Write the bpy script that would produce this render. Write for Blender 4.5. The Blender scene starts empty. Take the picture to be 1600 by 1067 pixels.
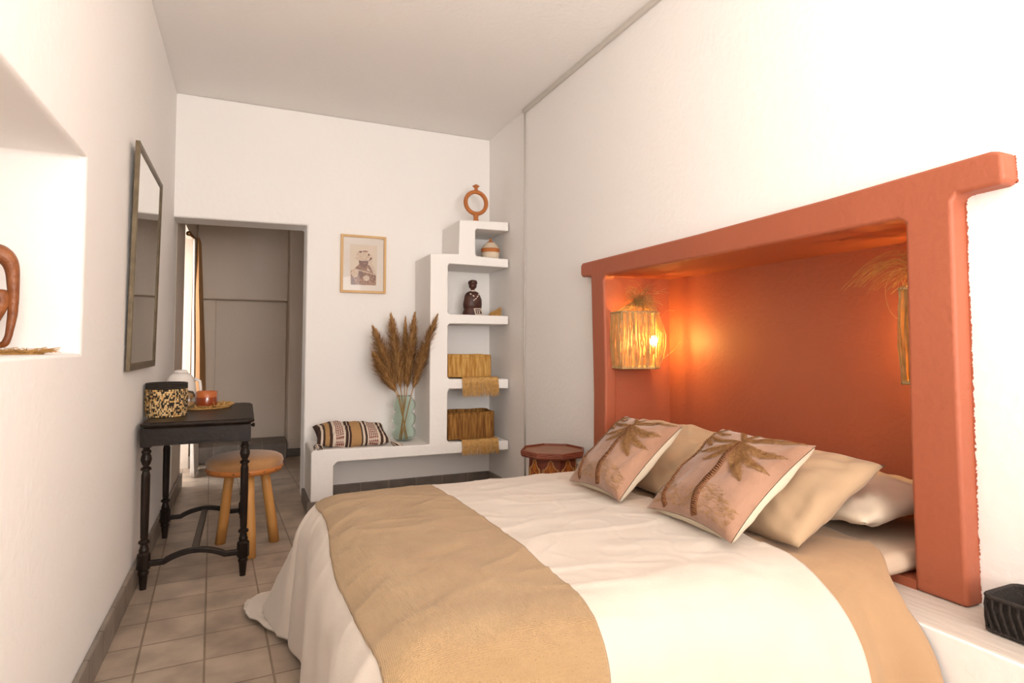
import bpy, bmesh, math, random
from math import sin, cos, pi, radians, sqrt, atan2
from mathutils import Vector, Matrix, noise
random.seed(7)
sc = bpy.context.scene
COL = sc.collection

# ------------------------------------------------------------------ camera
F_PX = 930.0
cam = bpy.data.objects.new('camera', bpy.data.cameras.new('camera'))
COL.objects.link(cam)
cam.location = (0, 0, 1.05)
cam.rotation_euler = (radians(92.5), 0, -math.atan((800 - 383) / 930 * cos(radians(2.5))))
cam.data.sensor_width = 36.0
cam.data.lens = F_PX * 36 / 1600
cam.data.shift_y = -33.1 / 1600
cam.data.clip_start = 0.02
sc.camera = cam

# ------------------------------------------------------------------ world, lights, exposure
world = bpy.data.worlds.new('world'); sc.world = world
world.use_nodes = True
world.node_tree.nodes['Background'].inputs[0].default_value = (0.93, 0.96, 1.0, 1)
world.node_tree.nodes['Background'].inputs[1].default_value = 3.0
sc.view_settings.view_transform = 'Standard'
sc.view_settings.look = 'None'
sc.view_settings.gamma = 1.0
sc.view_settings.exposure = 0.48

def area(name, loc, target, sx, sy, power, color):
    l = bpy.data.lights.new(name, 'AREA'); l.shape = 'RECTANGLE'
    l.size, l.size_y, l.energy, l.color = sx, sy, power, color
    o = bpy.data.objects.new(name, l); COL.objects.link(o)
    o.location = loc
    o.rotation_euler = (Vector(target) - Vector(loc)).to_track_quat('-Z', 'Y').to_euler()
    return o
# daylight: the wide window at the far end of the room behind the camera,
# and the garden window of the back room; side-wall and ceiling lamps are added fill
area('end_window_daylight', (0.65, -3.92, 1.45), (0.65, 2.0, 1.35), 2.0, 1.7, 44, (1.0, 0.945, 0.895))
area('right_side_fill', (1.70, -1.45, 1.55), (-0.4, -0.2, 1.9), 1.1, 1.4, 15, (1.0, 0.945, 0.895))  # added lamp brightening the near left wall; this wall has no window
area('left_side_fill', (-0.40, -1.7, 1.5), (1.7, -0.4, 1.6), 1.1, 1.4, 5, (1.0, 0.945, 0.895))  # weaker added fill from the left, set against a windowless wall
area('ceiling_fill_uplight', (0.60, -0.95, 1.25), (0.60, -0.35, 2.7), 1.4, 1.4, 50, (1.0, 0.945, 0.895))  # added lamp aimed up at the ceiling for soft ambient light
area('back_room_daylight', (-0.96, 5.48, 1.2), (1.0, 5.48, 1.1), 0.7, 1.6, 6, (1.0, 0.95, 0.9))

# ------------------------------------------------------------------ materials
def mat(name, col, rough=0.8, col2=None, nscale=6.0, bump=0.0, bscale=60.0, metal=0.0, spec=0.5,
        emit=None, estr=0.0, trans=0.0, ior=1.45, sheen=0.0, detail=4.0, sss=0.0, mix=(0.35, 0.65), stretch=None, coat=0.0, bdist=0.01):
    m = bpy.data.materials.new(name); m.use_nodes = True
    nt = m.node_tree; N = nt.nodes; L = nt.links
    b = N['Principled BSDF']
    b.inputs['Base Color'].default_value = (*col, 1)
    b.inputs['Roughness'].default_value = rough
    b.inputs['Metallic'].default_value = metal
    b.inputs['Specular IOR Level'].default_value = spec
    b.inputs['Transmission Weight'].default_value = trans
    b.inputs['IOR'].default_value = ior
    b.inputs['Coat Weight'].default_value = coat
    if sheen:
        b.inputs['Sheen Weight'].default_value = sheen
    if emit:
        b.inputs['Emission Color'].default_value = (*emit, 1)
        b.inputs['Emission Strength'].default_value = estr
    tc = N.new('ShaderNodeTexCoord'); src = tc.outputs['Object']
    if stretch:
        mp = N.new('ShaderNodeMapping'); mp.inputs['Scale'].default_value = stretch
        L.new(src, mp.inputs[0]); src = mp.outputs[0]
    if col2:
        n = N.new('ShaderNodeTexNoise'); n.inputs['Scale'].default_value = nscale; n.inputs['Detail'].default_value = detail
        L.new(src, n.inputs['Vector'])
        r = N.new('ShaderNodeValToRGB')
        r.color_ramp.elements[0].position = mix[0]; r.color_ramp.elements[0].color = (*col, 1)
        r.color_ramp.elements[1].position = mix[1]; r.color_ramp.elements[1].color = (*col2, 1)
        L.new(n.outputs['Fac'], r.inputs[0]); L.new(r.outputs[0], b.inputs['Base Color'])
    if bump:
        n2 = N.new('ShaderNodeTexNoise'); n2.inputs['Scale'].default_value = bscale; n2.inputs['Detail'].default_value = 5
        L.new(src, n2.inputs['Vector'])
        bp = N.new('ShaderNodeBump'); bp.inputs['Strength'].default_value = bump; bp.inputs['Distance'].default_value = bdist
        L.new(n2.outputs['Fac'], bp.inputs['Height']); L.new(bp.outputs[0], b.inputs['Normal'])
    return m

def tile_mat(name, c1, c2, mortar, w, h, rot, off, msize=0.004, horiz=True, rough=0.45):
    m = bpy.data.materials.new(name); m.use_nodes = True
    nt = m.node_tree; N = nt.nodes; L = nt.links; b = N['Principled BSDF']
    tc = N.new('ShaderNodeTexCoord'); mp = N.new('ShaderNodeMapping')
    mp.inputs['Rotation'].default_value = rot; mp.inputs['Location'].default_value = off
    L.new(tc.outputs['Object'], mp.inputs[0])
    br = N.new('ShaderNodeTexBrick'); br.offset = 0; br.squash = 1
    br.inputs['Scale'].default_value = 1; br.inputs['Mortar Size'].default_value = msize
    br.inputs['Mortar Smooth'].default_value = 0.3; br.inputs['Bias'].default_value = 0
    br.inputs['Brick Width'].default_value = w; br.inputs['Row Height'].default_value = h
    br.inputs['Color1'].default_value = (*c1, 1); br.inputs['Color2'].default_value = (*c2, 1)
    br.inputs['Mortar'].default_value = (*mortar, 1)
    L.new(mp.outputs[0], br.inputs['Vector'])
    n = N.new('ShaderNodeTexNoise'); n.inputs['Scale'].default_value = 7; n.inputs['Detail'].default_value = 6
    L.new(tc.outputs['Object'], n.inputs['Vector'])
    mr = N.new('ShaderNodeMapRange'); mr.inputs[1].default_value = 0.3; mr.inputs[2].default_value = 0.7
    mr.inputs[3].default_value = 0.72; mr.inputs[4].default_value = 1.2
    L.new(n.outputs['Fac'], mr.inputs[0])
    mx = N.new('ShaderNodeVectorMath'); mx.operation = 'SCALE'
    L.new(br.outputs['Color'], mx.inputs[0]); L.new(mr.outputs[0], mx.inputs['Scale'])
    L.new(mx.outputs[0], b.inputs['Base Color'])
    b.inputs['Roughness'].default_value = rough
    bp = N.new('ShaderNodeBump'); bp.inputs['Strength'].default_value = 0.5; bp.inputs['Distance'].default_value = 0.004
    inv = N.new('ShaderNodeMath'); inv.operation = 'SUBTRACT'; inv.inputs[0].default_value = 1
    L.new(br.outputs['Fac'], inv.inputs[1]); L.new(inv.outputs[0], bp.inputs['Height']); L.new(bp.outputs[0], b.inputs['Normal'])
    return m

M = {}
M['plaster'] = mat('white plaster', (0.925, 0.888, 0.852), 0.75, (0.935, 0.90, 0.868), 1.3, 0.35, 34, bdist=0.006)
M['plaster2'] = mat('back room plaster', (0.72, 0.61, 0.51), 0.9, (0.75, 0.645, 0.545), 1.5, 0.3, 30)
M['ceiling'] = mat('ceiling plaster', (0.925, 0.885, 0.85), 0.9, (0.935, 0.895, 0.86), 1.0, 0.25, 40)
M['terracotta'] = mat('terracotta paint', (0.37, 0.100, 0.048), 0.55, (0.395, 0.108, 0.052), 2.2, 0.3, 50, bdist=0.006)
M['floor'] = tile_mat('cement floor tiles', (0.38, 0.295, 0.225), (0.46, 0.365, 0.28), (0.25, 0.185, 0.13), 0.2, 0.2,
                      (0, 0, radians(-2.58)), (0.003, -0.09, 0.0))
M['base_y'] = tile_mat('cement skirting tiles along', (0.22, 0.18, 0.15), (0.27, 0.22, 0.18), (0.12, 0.095, 0.075), 0.2, 5.0,
                       (0, 0, radians(90)), (0.0, 2.5, 0), 0.004)
M['base_x'] = tile_mat('cement skirting tiles across', (0.16, 0.13, 0.11), (0.20, 0.165, 0.135), (0.28, 0.23, 0.19), 0.2, 50.0,
                       (0, 0, 0), (0.04, 20, 0), 0.004)
M['ledge'] = mat('worn ledge plaster', (0.72, 0.66, 0.60), 0.55, (0.62, 0.54, 0.47), 3.0, 0.4, 60, stretch=(1, 0.2, 1))
M['dark_wood'] = mat('dark stained wood', (0.012, 0.007, 0.005), 0.36, (0.020, 0.012, 0.008), 14, 0.12, 60, spec=0.22)
M['pale_wood'] = mat('honey pine', (0.52, 0.235, 0.062), 0.5, (0.62, 0.31, 0.09), 12, 0.15, 60, stretch=(1, 1, 0.15))
M['carved_wood'] = mat('carved red wood', (0.20, 0.060, 0.019), 0.4, (0.34, 0.12, 0.04), 22, 0.3, 80)
M['dark_carved'] = mat('dark glazed clay', (0.060, 0.022, 0.015), 0.45, (0.09, 0.032, 0.02), 30, 0.2, 60)
M['suede'] = mat('tan leather seat', (0.36, 0.175, 0.062), 0.8, (0.43, 0.215, 0.08), 9, 0.2, 90, sheen=0.3)
M['leather'] = mat('orange leather band', (0.48, 0.16, 0.035), 0.5)
M['brass'] = mat('dull brass', (0.26, 0.15, 0.06), 0.35, metal=0.9)
M['mirror_frame'] = mat('aged bronze frame', (0.10, 0.072, 0.038), 0.38, (0.15, 0.11, 0.062), 20, 0.15, 90, metal=0.4)
M['mirror'] = mat('mirror glass', (0.88, 0.87, 0.84), 0.015, metal=1.0)
M['cotton'] = mat('white cotton', (0.59, 0.515, 0.44), 0.85, (0.62, 0.545, 0.47), 8, 0.25, 260, sheen=0.15, bdist=0.002)
M['cream'] = mat('cream cotton', (0.58, 0.48, 0.365), 0.85, (0.60, 0.50, 0.385), 8, 0.25, 240, sheen=0.15, bdist=0.002)
M['sheet'] = mat('pale sheet', (0.55, 0.42, 0.31), 0.85, bump=0.25, bscale=200, bdist=0.002)
M['tan'] = mat('tan cotton', (0.40, 0.245, 0.128), 0.85, (0.43, 0.265, 0.14), 6, 0.25, 240, sheen=0.15, bdist=0.002)
M['tan_pillow'] = mat('sand cotton', (0.43, 0.295, 0.178), 0.85, (0.46, 0.315, 0.19), 6, 0.25, 240, sheen=0.15, bdist=0.002)
def translucent(m, f=0.45):
    N = m.node_tree.nodes; L = m.node_tree.links; b = N['Principled BSDF']; out = N['Material Output']
    t = N.new('ShaderNodeBsdfTranslucent'); mx = N.new('ShaderNodeMixShader'); mx.inputs[0].default_value = f
    if b.inputs['Base Color'].links: L.new(b.inputs['Base Color'].links[0].from_socket, t.inputs[0])
    L.new(b.outputs[0], mx.inputs[1]); L.new(t.outputs[0], mx.inputs[2]); L.new(mx.outputs[0], out.inputs[0])
M['raffia'] = mat('raffia', (0.48, 0.25, 0.07), 0.7, (0.64, 0.38, 0.13), 60)
M['shade_fibre'] = mat('straw fibre', (0.58, 0.38, 0.14), 0.6, (0.70, 0.48, 0.20), 40)
translucent(M['shade_fibre'])
M['shade_cord'] = mat('wound straw cord', (0.42, 0.27, 0.11), 0.8, (0.55, 0.37, 0.17), 90, 0.5, 200)
M['pampas'] = mat('dried pampas', (0.50, 0.26, 0.09), 0.9, (0.62, 0.35, 0.14), 30)
M['pampas_dark'] = mat('darker dried pampas', (0.24, 0.105, 0.03), 0.9, (0.34, 0.16, 0.05), 30)
M['terracotta_clay'] = mat('terracotta clay', (0.50, 0.165, 0.045), 0.75, (0.55, 0.19, 0.055), 14, 0.2, 90)
M['clay_white'] = mat('chalky clay', (0.74, 0.60, 0.44), 0.85, (0.78, 0.65, 0.50), 18, 0.2, 90)
M['frame_wood'] = mat('light oak frame', (0.66, 0.40, 0.17), 0.5, (0.72, 0.46, 0.21), 14, stretch=(1, 1, 0.2))
M['paper'] = mat('mount paper', (0.86, 0.77, 0.68), 0.7)
M['paper2'] = mat('print paper', (0.80, 0.66, 0.51), 0.7)
M['ink'] = mat('sepia ink', (0.20, 0.065, 0.028), 0.7, (0.46, 0.22, 0.12), 90, detail=6, mix=(0.42, 0.6))
M['ink_dark'] = mat('dark sepia ink', (0.14, 0.045, 0.025), 0.7, (0.24, 0.09, 0.05), 70)
M['ink_light'] = mat('light sepia ink', (0.62, 0.42, 0.28), 0.7, (0.78, 0.62, 0.47), 120, detail=6, mix=(0.42, 0.58))
M['glass'] = mat('clear glass', (1, 1, 1), 0.02, trans=1.0, ior=1.3)
M['green_glass'] = mat('pale green glass', (0.86, 0.94, 0.89), 0.03, trans=1.0, ior=1.18)
M['candle_glass'] = mat('orange candle glass', (0.52, 0.13, 0.02), 0.12, (0.45, 0.10, 0.015), 8, coat=0.6)
M['candle_dark'] = mat('amber wax', (0.25, 0.045, 0.012), 0.15, coat=0.6)
M['white_plastic'] = mat('white plastic', (0.80, 0.74, 0.69), 0.3)
M['grey_plastic'] = mat('grey plastic', (0.30, 0.26, 0.23), 0.4)
M['black_rope'] = mat('black cotton rope', (0.020, 0.015, 0.013), 0.9, (0.032, 0.024, 0.02), 60, 0.4, 200)
M['black_weave'] = mat('dark woven rim', (0.028, 0.02, 0.014), 0.8, bump=0.4, bscale=150)
M['metal'] = mat('pale metal', (0.6, 0.58, 0.55), 0.3, metal=0.9)
M['drape'] = mat('brown linen drape', (0.40, 0.20, 0.08), 0.9, (0.45, 0.23, 0.095), 5, 0.2, 180)
M['cable'] = mat('painted cable trunk', (0.55, 0.50, 0.45), 0.6)
M['trunk'] = mat('painted conduit', (0.62, 0.57, 0.51), 0.6)
M['moroccan_red'] = mat('red painted wood', (0.17, 0.036, 0.018), 0.45, (0.22, 0.055, 0.025), 12, 0.1, 60)
M['moroccan_dark'] = mat('dark painted wood', (0.14, 0.055, 0.03), 0.5, (0.19, 0.08, 0.04), 20, 0.1, 60)
M['moroccan_panel'] = mat('orange painted panel', (0.26, 0.055, 0.014), 0.45, (0.40, 0.12, 0.02), 40, 0.1, 60)
M['moroccan_line'] = mat('gold painted line', (0.62, 0.36, 0.13), 0.5)
M['moroccan_orange'] = mat('orange painted line', (0.62, 0.22, 0.03), 0.5)
M['moroccan_blue'] = mat('grey blue paint', (0.16, 0.17, 0.17), 0.5)
M['moroccan_pink'] = mat('faded pink line', (0.42, 0.17, 0.11), 0.5)
M['moroccan_top'] = mat('worn table top', (0.29, 0.125, 0.06), 0.45, (0.34, 0.16, 0.085), 9, 0.1, 60)
M['ink_white'] = mat('white paint', (0.75, 0.62, 0.52), 0.6)

def burlap():
    m = mat('camel woven wool', (0.385, 0.245, 0.120), 0.95, (0.43, 0.28, 0.14), 7, sheen=0.2)
    nt = m.node_tree; N = nt.nodes; L = nt.links; b = N['Principled BSDF']
    tc = N.new('ShaderNodeTexCoord')
    bumps = []
    for d in ('X', 'Y'):
        w = N.new('ShaderNodeTexWave'); w.bands_direction = d; w.inputs['Scale'].default_value = 95
        w.inputs['Distortion'].default_value = 1.2; w.inputs['Detail'].default_value = 1
        L.new(tc.outputs['Object'], w.inputs[0]); bumps.append(w)
    a = N.new('ShaderNodeMath'); a.operation = 'ADD'
    L.new(bumps[0].outputs['Fac'], a.inputs[0]); L.new(bumps[1].outputs['Fac'], a.inputs[1])
    bp = N.new('ShaderNodeBump'); bp.inputs['Strength'].default_value = 0.5; bp.inputs['Distance'].default_value = 0.003
    L.new(a.outputs[0], bp.inputs['Height']); L.new(bp.outputs[0], b.inputs['Normal'])
    # little flecks spun into the yarn
    n = N.new('ShaderNodeTexNoise'); n.inputs['Scale'].default_value = 420; n.inputs['Detail'].default_value = 1
    L.new(tc.outputs['Object'], n.inputs['Vector'])
    r = N.new('ShaderNodeValToRGB'); r.color_ramp.elements[0].position = 0.26; r.color_ramp.elements[0].color = (0.6, 0.55, 0.5, 1)
    r.color_ramp.elements[1].position = 0.34; r.color_ramp.elements[1].color = (1, 1, 1, 1)
    L.new(n.outputs['Fac'], r.inputs[0])
    old = b.inputs['Base Color'].links[0].from_socket
    mx = N.new('ShaderNodeMix'); mx.data_type = 'RGBA'; mx.blend_type = 'MULTIPLY'; mx.inputs[0].default_value = 1
    L.new(old, mx.inputs[6]); L.new(r.outputs[0], mx.inputs[7]); L.new(mx.outputs[2], b.inputs['Base Color'])
    return m
M['burlap'] = burlap()

def weave_mat(name, c1, c2, sx=120, sy=60, dark=(0.3, 0.3, 0.3)):
    m = mat(name, c1, 0.75, c2, 75, stretch=(1, 1, 0.09), detail=2, mix=(0.36, 0.64))
    nt = m.node_tree; N = nt.nodes; L = nt.links; b = N['Principled BSDF']
    tc = N.new('ShaderNodeTexCoord')
    w = N.new('ShaderNodeTexWave'); w.bands_direction = 'Z'; w.inputs['Scale'].default_value = sy
    w.inputs['Distortion'].default_value = 2; w.inputs['Detail'].default_value = 2
    L.new(tc.outputs['Object'], w.inputs[0])
    bp = N.new('ShaderNodeBump'); bp.inputs['Strength'].default_value = 0.6; bp.inputs['Distance'].default_value = 0.003
    L.new(w.outputs['Fac'], bp.inputs['Height']); L.new(bp.outputs[0], b.inputs['Normal'])
    return m
M['basket'] = weave_mat('woven palm basket', (0.46, 0.21, 0.035), (0.76, 0.46, 0.14))
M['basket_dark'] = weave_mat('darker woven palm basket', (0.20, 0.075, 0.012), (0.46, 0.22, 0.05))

# ------------------------------------------------------------------ mesh helpers
def link(o, parent=None):
    COL.objects.link(o)
    if parent: o.parent = parent
    return o
def make(name, bm, m, parent=None, smooth=False, mats=None, recalc=True):
    if recalc: bmesh.ops.recalc_face_normals(bm, faces=bm.faces)
    me = bpy.data.meshes.new(name); bm.to_mesh(me); bm.free()
    for x in (mats or [m]): me.materials.append(x)
    if smooth:
        for p in me.polygons: p.use_smooth = True
    o = bpy.data.objects.new(name, me)
    return link(o, parent)
def tag(o, label, cat, group=None):
    o['label'] = label; o['category'] = cat
    if group: o['group'] = group
    return o
def struct(o): o['kind'] = 'structure'; return o
def thing(name, label, cat, loc=(0, 0, 0), rz=0, group=None):
    o = bpy.data.objects.new(name, None); COL.objects.link(o)
    o.location = loc; o.rotation_euler = (0, 0, rz); o.empty_display_size = 0.05
    return tag(o, label, cat, group)
def box(bm, x0, x1, y0, y1, z0, z1, mi=0):
    vs = [bm.verts.new((x, y, z)) for x in (x0, x1) for y in (y0, y1) for z in (z0, z1)]
    for f in ((0, 1, 3, 2), (4, 6, 7, 5), (0, 4, 5, 1), (2, 3, 7, 6), (0, 2, 6, 4), (1, 5, 7, 3)):
        fc = bm.faces.new([vs[i] for i in f]); fc.material_index = mi
    return vs
def prism(bm, pts, axis, a, b, mi=0):
    """polygon pts (2D) extruded along axis from a to b"""
    def mk(p, t):
        if axis == 0: return (t, p[0], p[1])
        if axis == 1: return (p[0], t, p[1])
        return (p[0], p[1], t)
    A = [bm.verts.new(mk(p, a)) for p in pts]; B = [bm.verts.new(mk(p, b)) for p in pts]
    n = len(pts)
    fs = [bm.faces.new(A), bm.faces.new(B[::-1])]
    for i in range(n): fs.append(bm.faces.new((A[i], B[i], B[(i + 1) % n], A[(i + 1) % n])))
    for f in fs: f.material_index = mi
def tube(bm, pts, r, seg=6, mi=0, cap=True, r2=None):
    """pts: polyline; r: radius, list or start radius (r2 end radius)"""
    pts = [Vector(p) for p in pts]; n = len(pts)
    rings = []; prev = None
    for i, p in enumerate(pts):
        t = (pts[min(i + 1, n - 1)] - pts[max(i - 1, 0)])
        if t.length < 1e-9: t = Vector((0, 0, 1))
        t.normalize()
        if prev is None:
            u = t.orthogonal().normalized()
        else:
            u = (prev - t * prev.dot(t))
            u = u.normalized() if u.length > 1e-6 else t.orthogonal().normalized()
        prev = u; v = t.cross(u)
        if isinstance(r, (list, tuple)): rr = r[i]
        elif r2 is not None: rr = r + (r2 - r) * i / (n - 1)
        else: rr = r
        rings.append([bm.verts.new(p + (u * cos(2 * pi * k / seg) + v * sin(2 * pi * k / seg)) * rr) for k in range(seg)])
    for i in range(n - 1):
        for k in range(seg):
            f = bm.faces.new((rings[i][k], rings[i][(k + 1) % seg], rings[i + 1][(k + 1) % seg], rings[i + 1][k])); f.material_index = mi
    if cap:
        bm.faces.new(rings[0][::-1]).material_index = mi; bm.faces.new(rings[-1]).material_index = mi
def lathe(bm, prof, seg=32, c=(0, 0), mi=0, sx=1, sy=1, mfun=None):
    """prof: list of (r, z)"""
    rings = []
    for r, z in prof:
        if r < 1e-6: rings.append([bm.verts.new((c[0], c[1], z))])
        else: rings.append([bm.verts.new((c[0] + r * sx * cos(2 * pi * k / seg), c[1] + r * sy * sin(2 * pi * k / seg), z)) for k in range(seg)])
    for i in range(len(rings) - 1):
        a, b = rings[i], rings[i + 1]
        m_i = mfun(i) if mfun else mi
        if len(a) == 1 and len(b) == 1: continue
        for k in range(seg):
            k2 = (k + 1) % seg
            if len(a) == 1: f = bm.faces.new((a[0], b[k2], b[k]))
            elif len(b) == 1: f = bm.faces.new((a[k], a[k2], b[0]))
            else: f = bm.faces.new((a[k], a[k2], b[k2], b[k]))
            f.material_index = m_i
def grid(bm, fn, nu, nv, mi=0, mfun=None, closed_u=False):
    V = [[bm.verts.new(fn(i / nu, j / nv)) for j in range(nv + 1)] for i in range(nu + (0 if closed_u else 1))]
    for i in range(nu):
        i2 = (i + 1) % len(V)
        for j in range(nv):
            f = bm.faces.new((V[i][j], V[i2][j], V[i2][j + 1], V[i][j + 1]))
            f.material_index = mfun(i / nu, j / nv) if mfun else mi
    return V
def bevel(o, w, seg=2, angle=35):
    m = o.modifiers.new('bevel', 'BEVEL'); m.width = w; m.segments = seg; m.limit_method = 'ANGLE'; m.angle_limit = radians(angle)
    return o
def boolean(o, cutters):
    for c in cutters:
        m = o.modifiers.new('b', 'BOOLEAN'); m.operation = 'DIFFERENCE'; m.object = c; m.solver = 'EXACT'
    dg = bpy.context.evaluated_depsgraph_get(); dg.update()
    me = bpy.data.meshes.new_from_object(o.evaluated_get(dg))
    o.modifiers.clear(); o.data = me
    for c in cutters: bpy.data.objects.remove(c)
    return o
def bx(name, x0, x1, y0, y1, z0, z1, m, parent=None):
    bm = bmesh.new(); box(bm, x0, x1, y0, y1, z0, z1); return make(name, bm, m, parent)
def soften(o, w=0.012, seg=3):
    bevel(o, w, seg, 40)
    for p in o.data.polygons: p.use_smooth = True
    wn = o.modifiers.new('wn', 'WEIGHTED_NORMAL'); wn.keep_sharp = False
    return o

# ------------------------------------------------------------------ setting
XL, XR, YB, YN, ZC = -0.43, 1.74, 4.32, -4.0, 2.685
fl = bx('floor', -1.0, 2.6, YN - 0.1, 6.9, -0.08, 0.0, M['floor']); struct(fl)
ce = bx('ceiling', -1.0, 2.6, YN - 0.1, YB + 0.24, ZC, ZC + 0.1, M['ceiling']); struct(ce)
# left wall with the deep recess
wl = bx('wall_left', XL - 0.5, XL, YN - 0.1, YB + 0.23, 0, ZC, M['plaster'])
boolean(wl, [bx('c', XL - 0.44, XL + 0.2, 0.85, 2.06, 1.029, 1.597, M['plaster'])])
soften(wl, 0.018, 3); struct(wl)
# right wall, opened for the bed alcove
wr = bx('wall_right', XR, XR + 0.75, YN - 0.1, YB + 0.23, 0, ZC, M['plaster'])
boolean(wr, [bx('c', XR - 0.2, 2.16, 0.99, 2.67, 0.30, 1.47, M['plaster'])]); struct(wr)
# back wall: doorway from the left wall to x=.376
bm = bmesh.new()
prism(bm, [(XL - 0.02, 1.876), (0.378, 1.888), (0.374, 0), (XR + 0.02, 0), (XR + 0.02, ZC), (XL - 0.02, ZC)], 1, YB, YB + 0.23)
wb = make('wall_back', bm, M['plaster']); bevel(wb, 0.012, 3, 40); struct(wb)
# wall behind the camera with a wide window
bm = bmesh.new()
for a in ((XL - 0.5, -0.35, 0, ZC), (1.7, 2.49, 0, ZC), (-0.35, 1.7, 0, 0.65), (-0.35, 1.7, 2.45, ZC)):
    box(bm, a[0], a[1], YN - 0.1, YN, a[2], a[3])
struct(make('wall_front', bm, M['plaster']))
# back room
bm = bmesh.new()
X2 = 2.2
box(bm, XL - 0.5, XL, YB + 0.23, 5.12, 0, 2.75); box(bm, XL - 0.5, XL, 5.85, 6.9, 0, 2.75); box(bm, XL - 0.5, XL, 5.12, 5.85, 1.98, 2.75)
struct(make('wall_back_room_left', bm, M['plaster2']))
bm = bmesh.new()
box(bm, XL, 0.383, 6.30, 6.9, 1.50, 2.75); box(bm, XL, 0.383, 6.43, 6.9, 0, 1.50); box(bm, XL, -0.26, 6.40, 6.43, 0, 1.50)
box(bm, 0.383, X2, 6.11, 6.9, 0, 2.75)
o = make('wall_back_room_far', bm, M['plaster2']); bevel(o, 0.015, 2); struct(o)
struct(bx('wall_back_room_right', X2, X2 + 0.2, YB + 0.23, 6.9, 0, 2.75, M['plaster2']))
struct(bx('ceiling', -1.0, 2.6, YB + 0.24, 6.9, 2.72, 2.8, M['plaster2']))
o = bx('floor_step', XL, 0.378, 5.99, 6.43, 0, 0.15, M['base_x']); tag(o, 'dark tiled step at the foot of the far wall beyond the doorway', 'step'); bevel(o, 0.012, 2)
# window of the back room: frame and panes in the opening
bm = bmesh.new()
for z0, z1 in ((0.0, 0.06), (1.92, 1.98), (0.95, 1.0)): box(bm, XL - 0.30, XL - 0.25, 5.12, 5.85, z0, z1)
for y0, y1 in ((5.12, 5.17), (5.80, 5.85), (5.46, 5.51)): box(bm, XL - 0.30, XL - 0.25, y0, y1, 0.0, 1.98)
win = struct(make('window_1', bm, M['white_plastic']))

# skirtings
def skirt(name, x0, x1, y0, y1, h, m):
    bm = bmesh.new(); box(bm, x0, x1, y0, y1, 0, h)
    o = make(name, bm, m); bevel(o, 0.006, 2); return struct(o)
skirt('baseboard_left', XL, XL + 0.018, YN, 5.12, 0.105, M['base_y'])
skirt('baseboard_left_far', XL, XL + 0.018, 5.85, 5.99, 0.105, M['base_y'])
skirt('baseboard_back', 0.53, XR, YB - 0.015, YB, 0.09, M['base_x'])
skirt('baseboard_right', XR - 0.015, XR, 2.75, YB - 0.015, 0.09, M['base_y'])
skirt('baseboard_pilaster', 0.378, X2, 6.095, 6.11, 0.075, M['base_x'])
# trunking under the ceiling and the thin conduit down the right wall
bm = bmesh.new(); box(bm, XR - 0.022, XR, YN, 3.66, ZC - 0.028, ZC)
struct(bevel(make('trim_1', bm, M['trunk']), 0.003, 1))
bm = bmesh.new(); tube(bm, [(XR - 0.006, 3.655, ZC - 0.02), (XR - 0.006, 3.655, 1.9), (XR - 0.007, 3.660, 1.0), (XR - 0.006, 3.655, 0.17)], 0.006, 8)
tag(make('wall_cable', bm, M['cable'], smooth=True), 'thin painted cable running down the right wall from the ceiling', 'cable')

# ------------------------------------------------------------------ bed alcove surround
sur = thing('alcove_surround', 'terracotta painted plaster surround and lining of the bed alcove', 'headboard alcove', (1.68, 1.83, 0.385))
def rel(bm, o):
    bmesh.ops.translate(bm, verts=bm.verts, vec=-Vector(o.location)); return bm
XF = 1.682
bm = bmesh.new()
pts = [(0.930, 0.385), (1.062, 0.385), (1.066, 0.8), (1.062, 1.395), (1.08, 1.409), (1.8, 1.410), (2.585, 1.416), (2.602, 1.398), (2.585, 0.9), (2.60, 0.385),
       (2.715, 0.385), (2.706, 0.8), (2.727, 1.424), (2.815, 1.430), (2.832, 1.440), (2.832, 1.496), (2.815, 1.507), (1.9, 1.510), (1.3, 1.520), (0.85, 1.536), (0.822, 1.528), (0.818, 1.455), (0.835, 1.448), (0.925, 1.446), (0.938, 1.43), (0.936, 0.8)]
prism(bm, pts, 0, XF, XR + 0.01)
o = make('frame', rel(bm, sur), M['terracotta'], sur); soften(o, 0.012, 3)
bm = bmesh.new()
box(bm, XF + 0.02, 2.12, 1.0, 1.062, 0.385, 1.46); box(bm, XF + 0.02, 2.12, 2.60, 2.66, 0.385, 1.46)
box(bm, XF + 0.02, 2.12, 1.062, 2.60, 1.412, 1.46); box(bm, 2.10, 2.15, 1.0, 2.66, 0.31, 1.46)
make('lining', rel(bm, sur), M['terracotta'], sur)
o = bx('sill', XF + 0.004, 2.1, 1.06, 2.60, 0.31, 0.41, M['terracotta']); o.data.transform(Matrix.Translation(-Vector(sur.location))); o.parent = sur
# uneven painted border of the surround on the white wall
bm = bmesh.new(); r_ = random.Random(5)
def ragged(p, q, nrm, n, w0):
    for i in range(n):
        a = Vector(p).lerp(Vector(q), i / n); b_ = Vector(p).lerp(Vector(q), (i + 1) / n); w = [w0 * r_.random(), w0 * r_.random()]
        nn = Vector(nrm); bm.faces.new([bm.verts.new(c) for c in (a - nn * 0.004, b_ - nn * 0.004, b_ + nn * w[1], a + nn * w[0])])
xw = XR - 0.0012
ragged((xw, 0.933, 0.39), (xw, 0.936, 1.44), (0, -1, 0), 130, 0.005)
ragged((xw, 0.93, 1.448), (xw, 0.82, 1.455), (0, 0, -1), 22, 0.005); ragged((xw, 0.819, 1.455), (xw, 0.822, 1.525), (0, -1, 0), 14, 0.004)
make('paint_edge', rel(bm, sur), M['terracotta'], sur)
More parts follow.
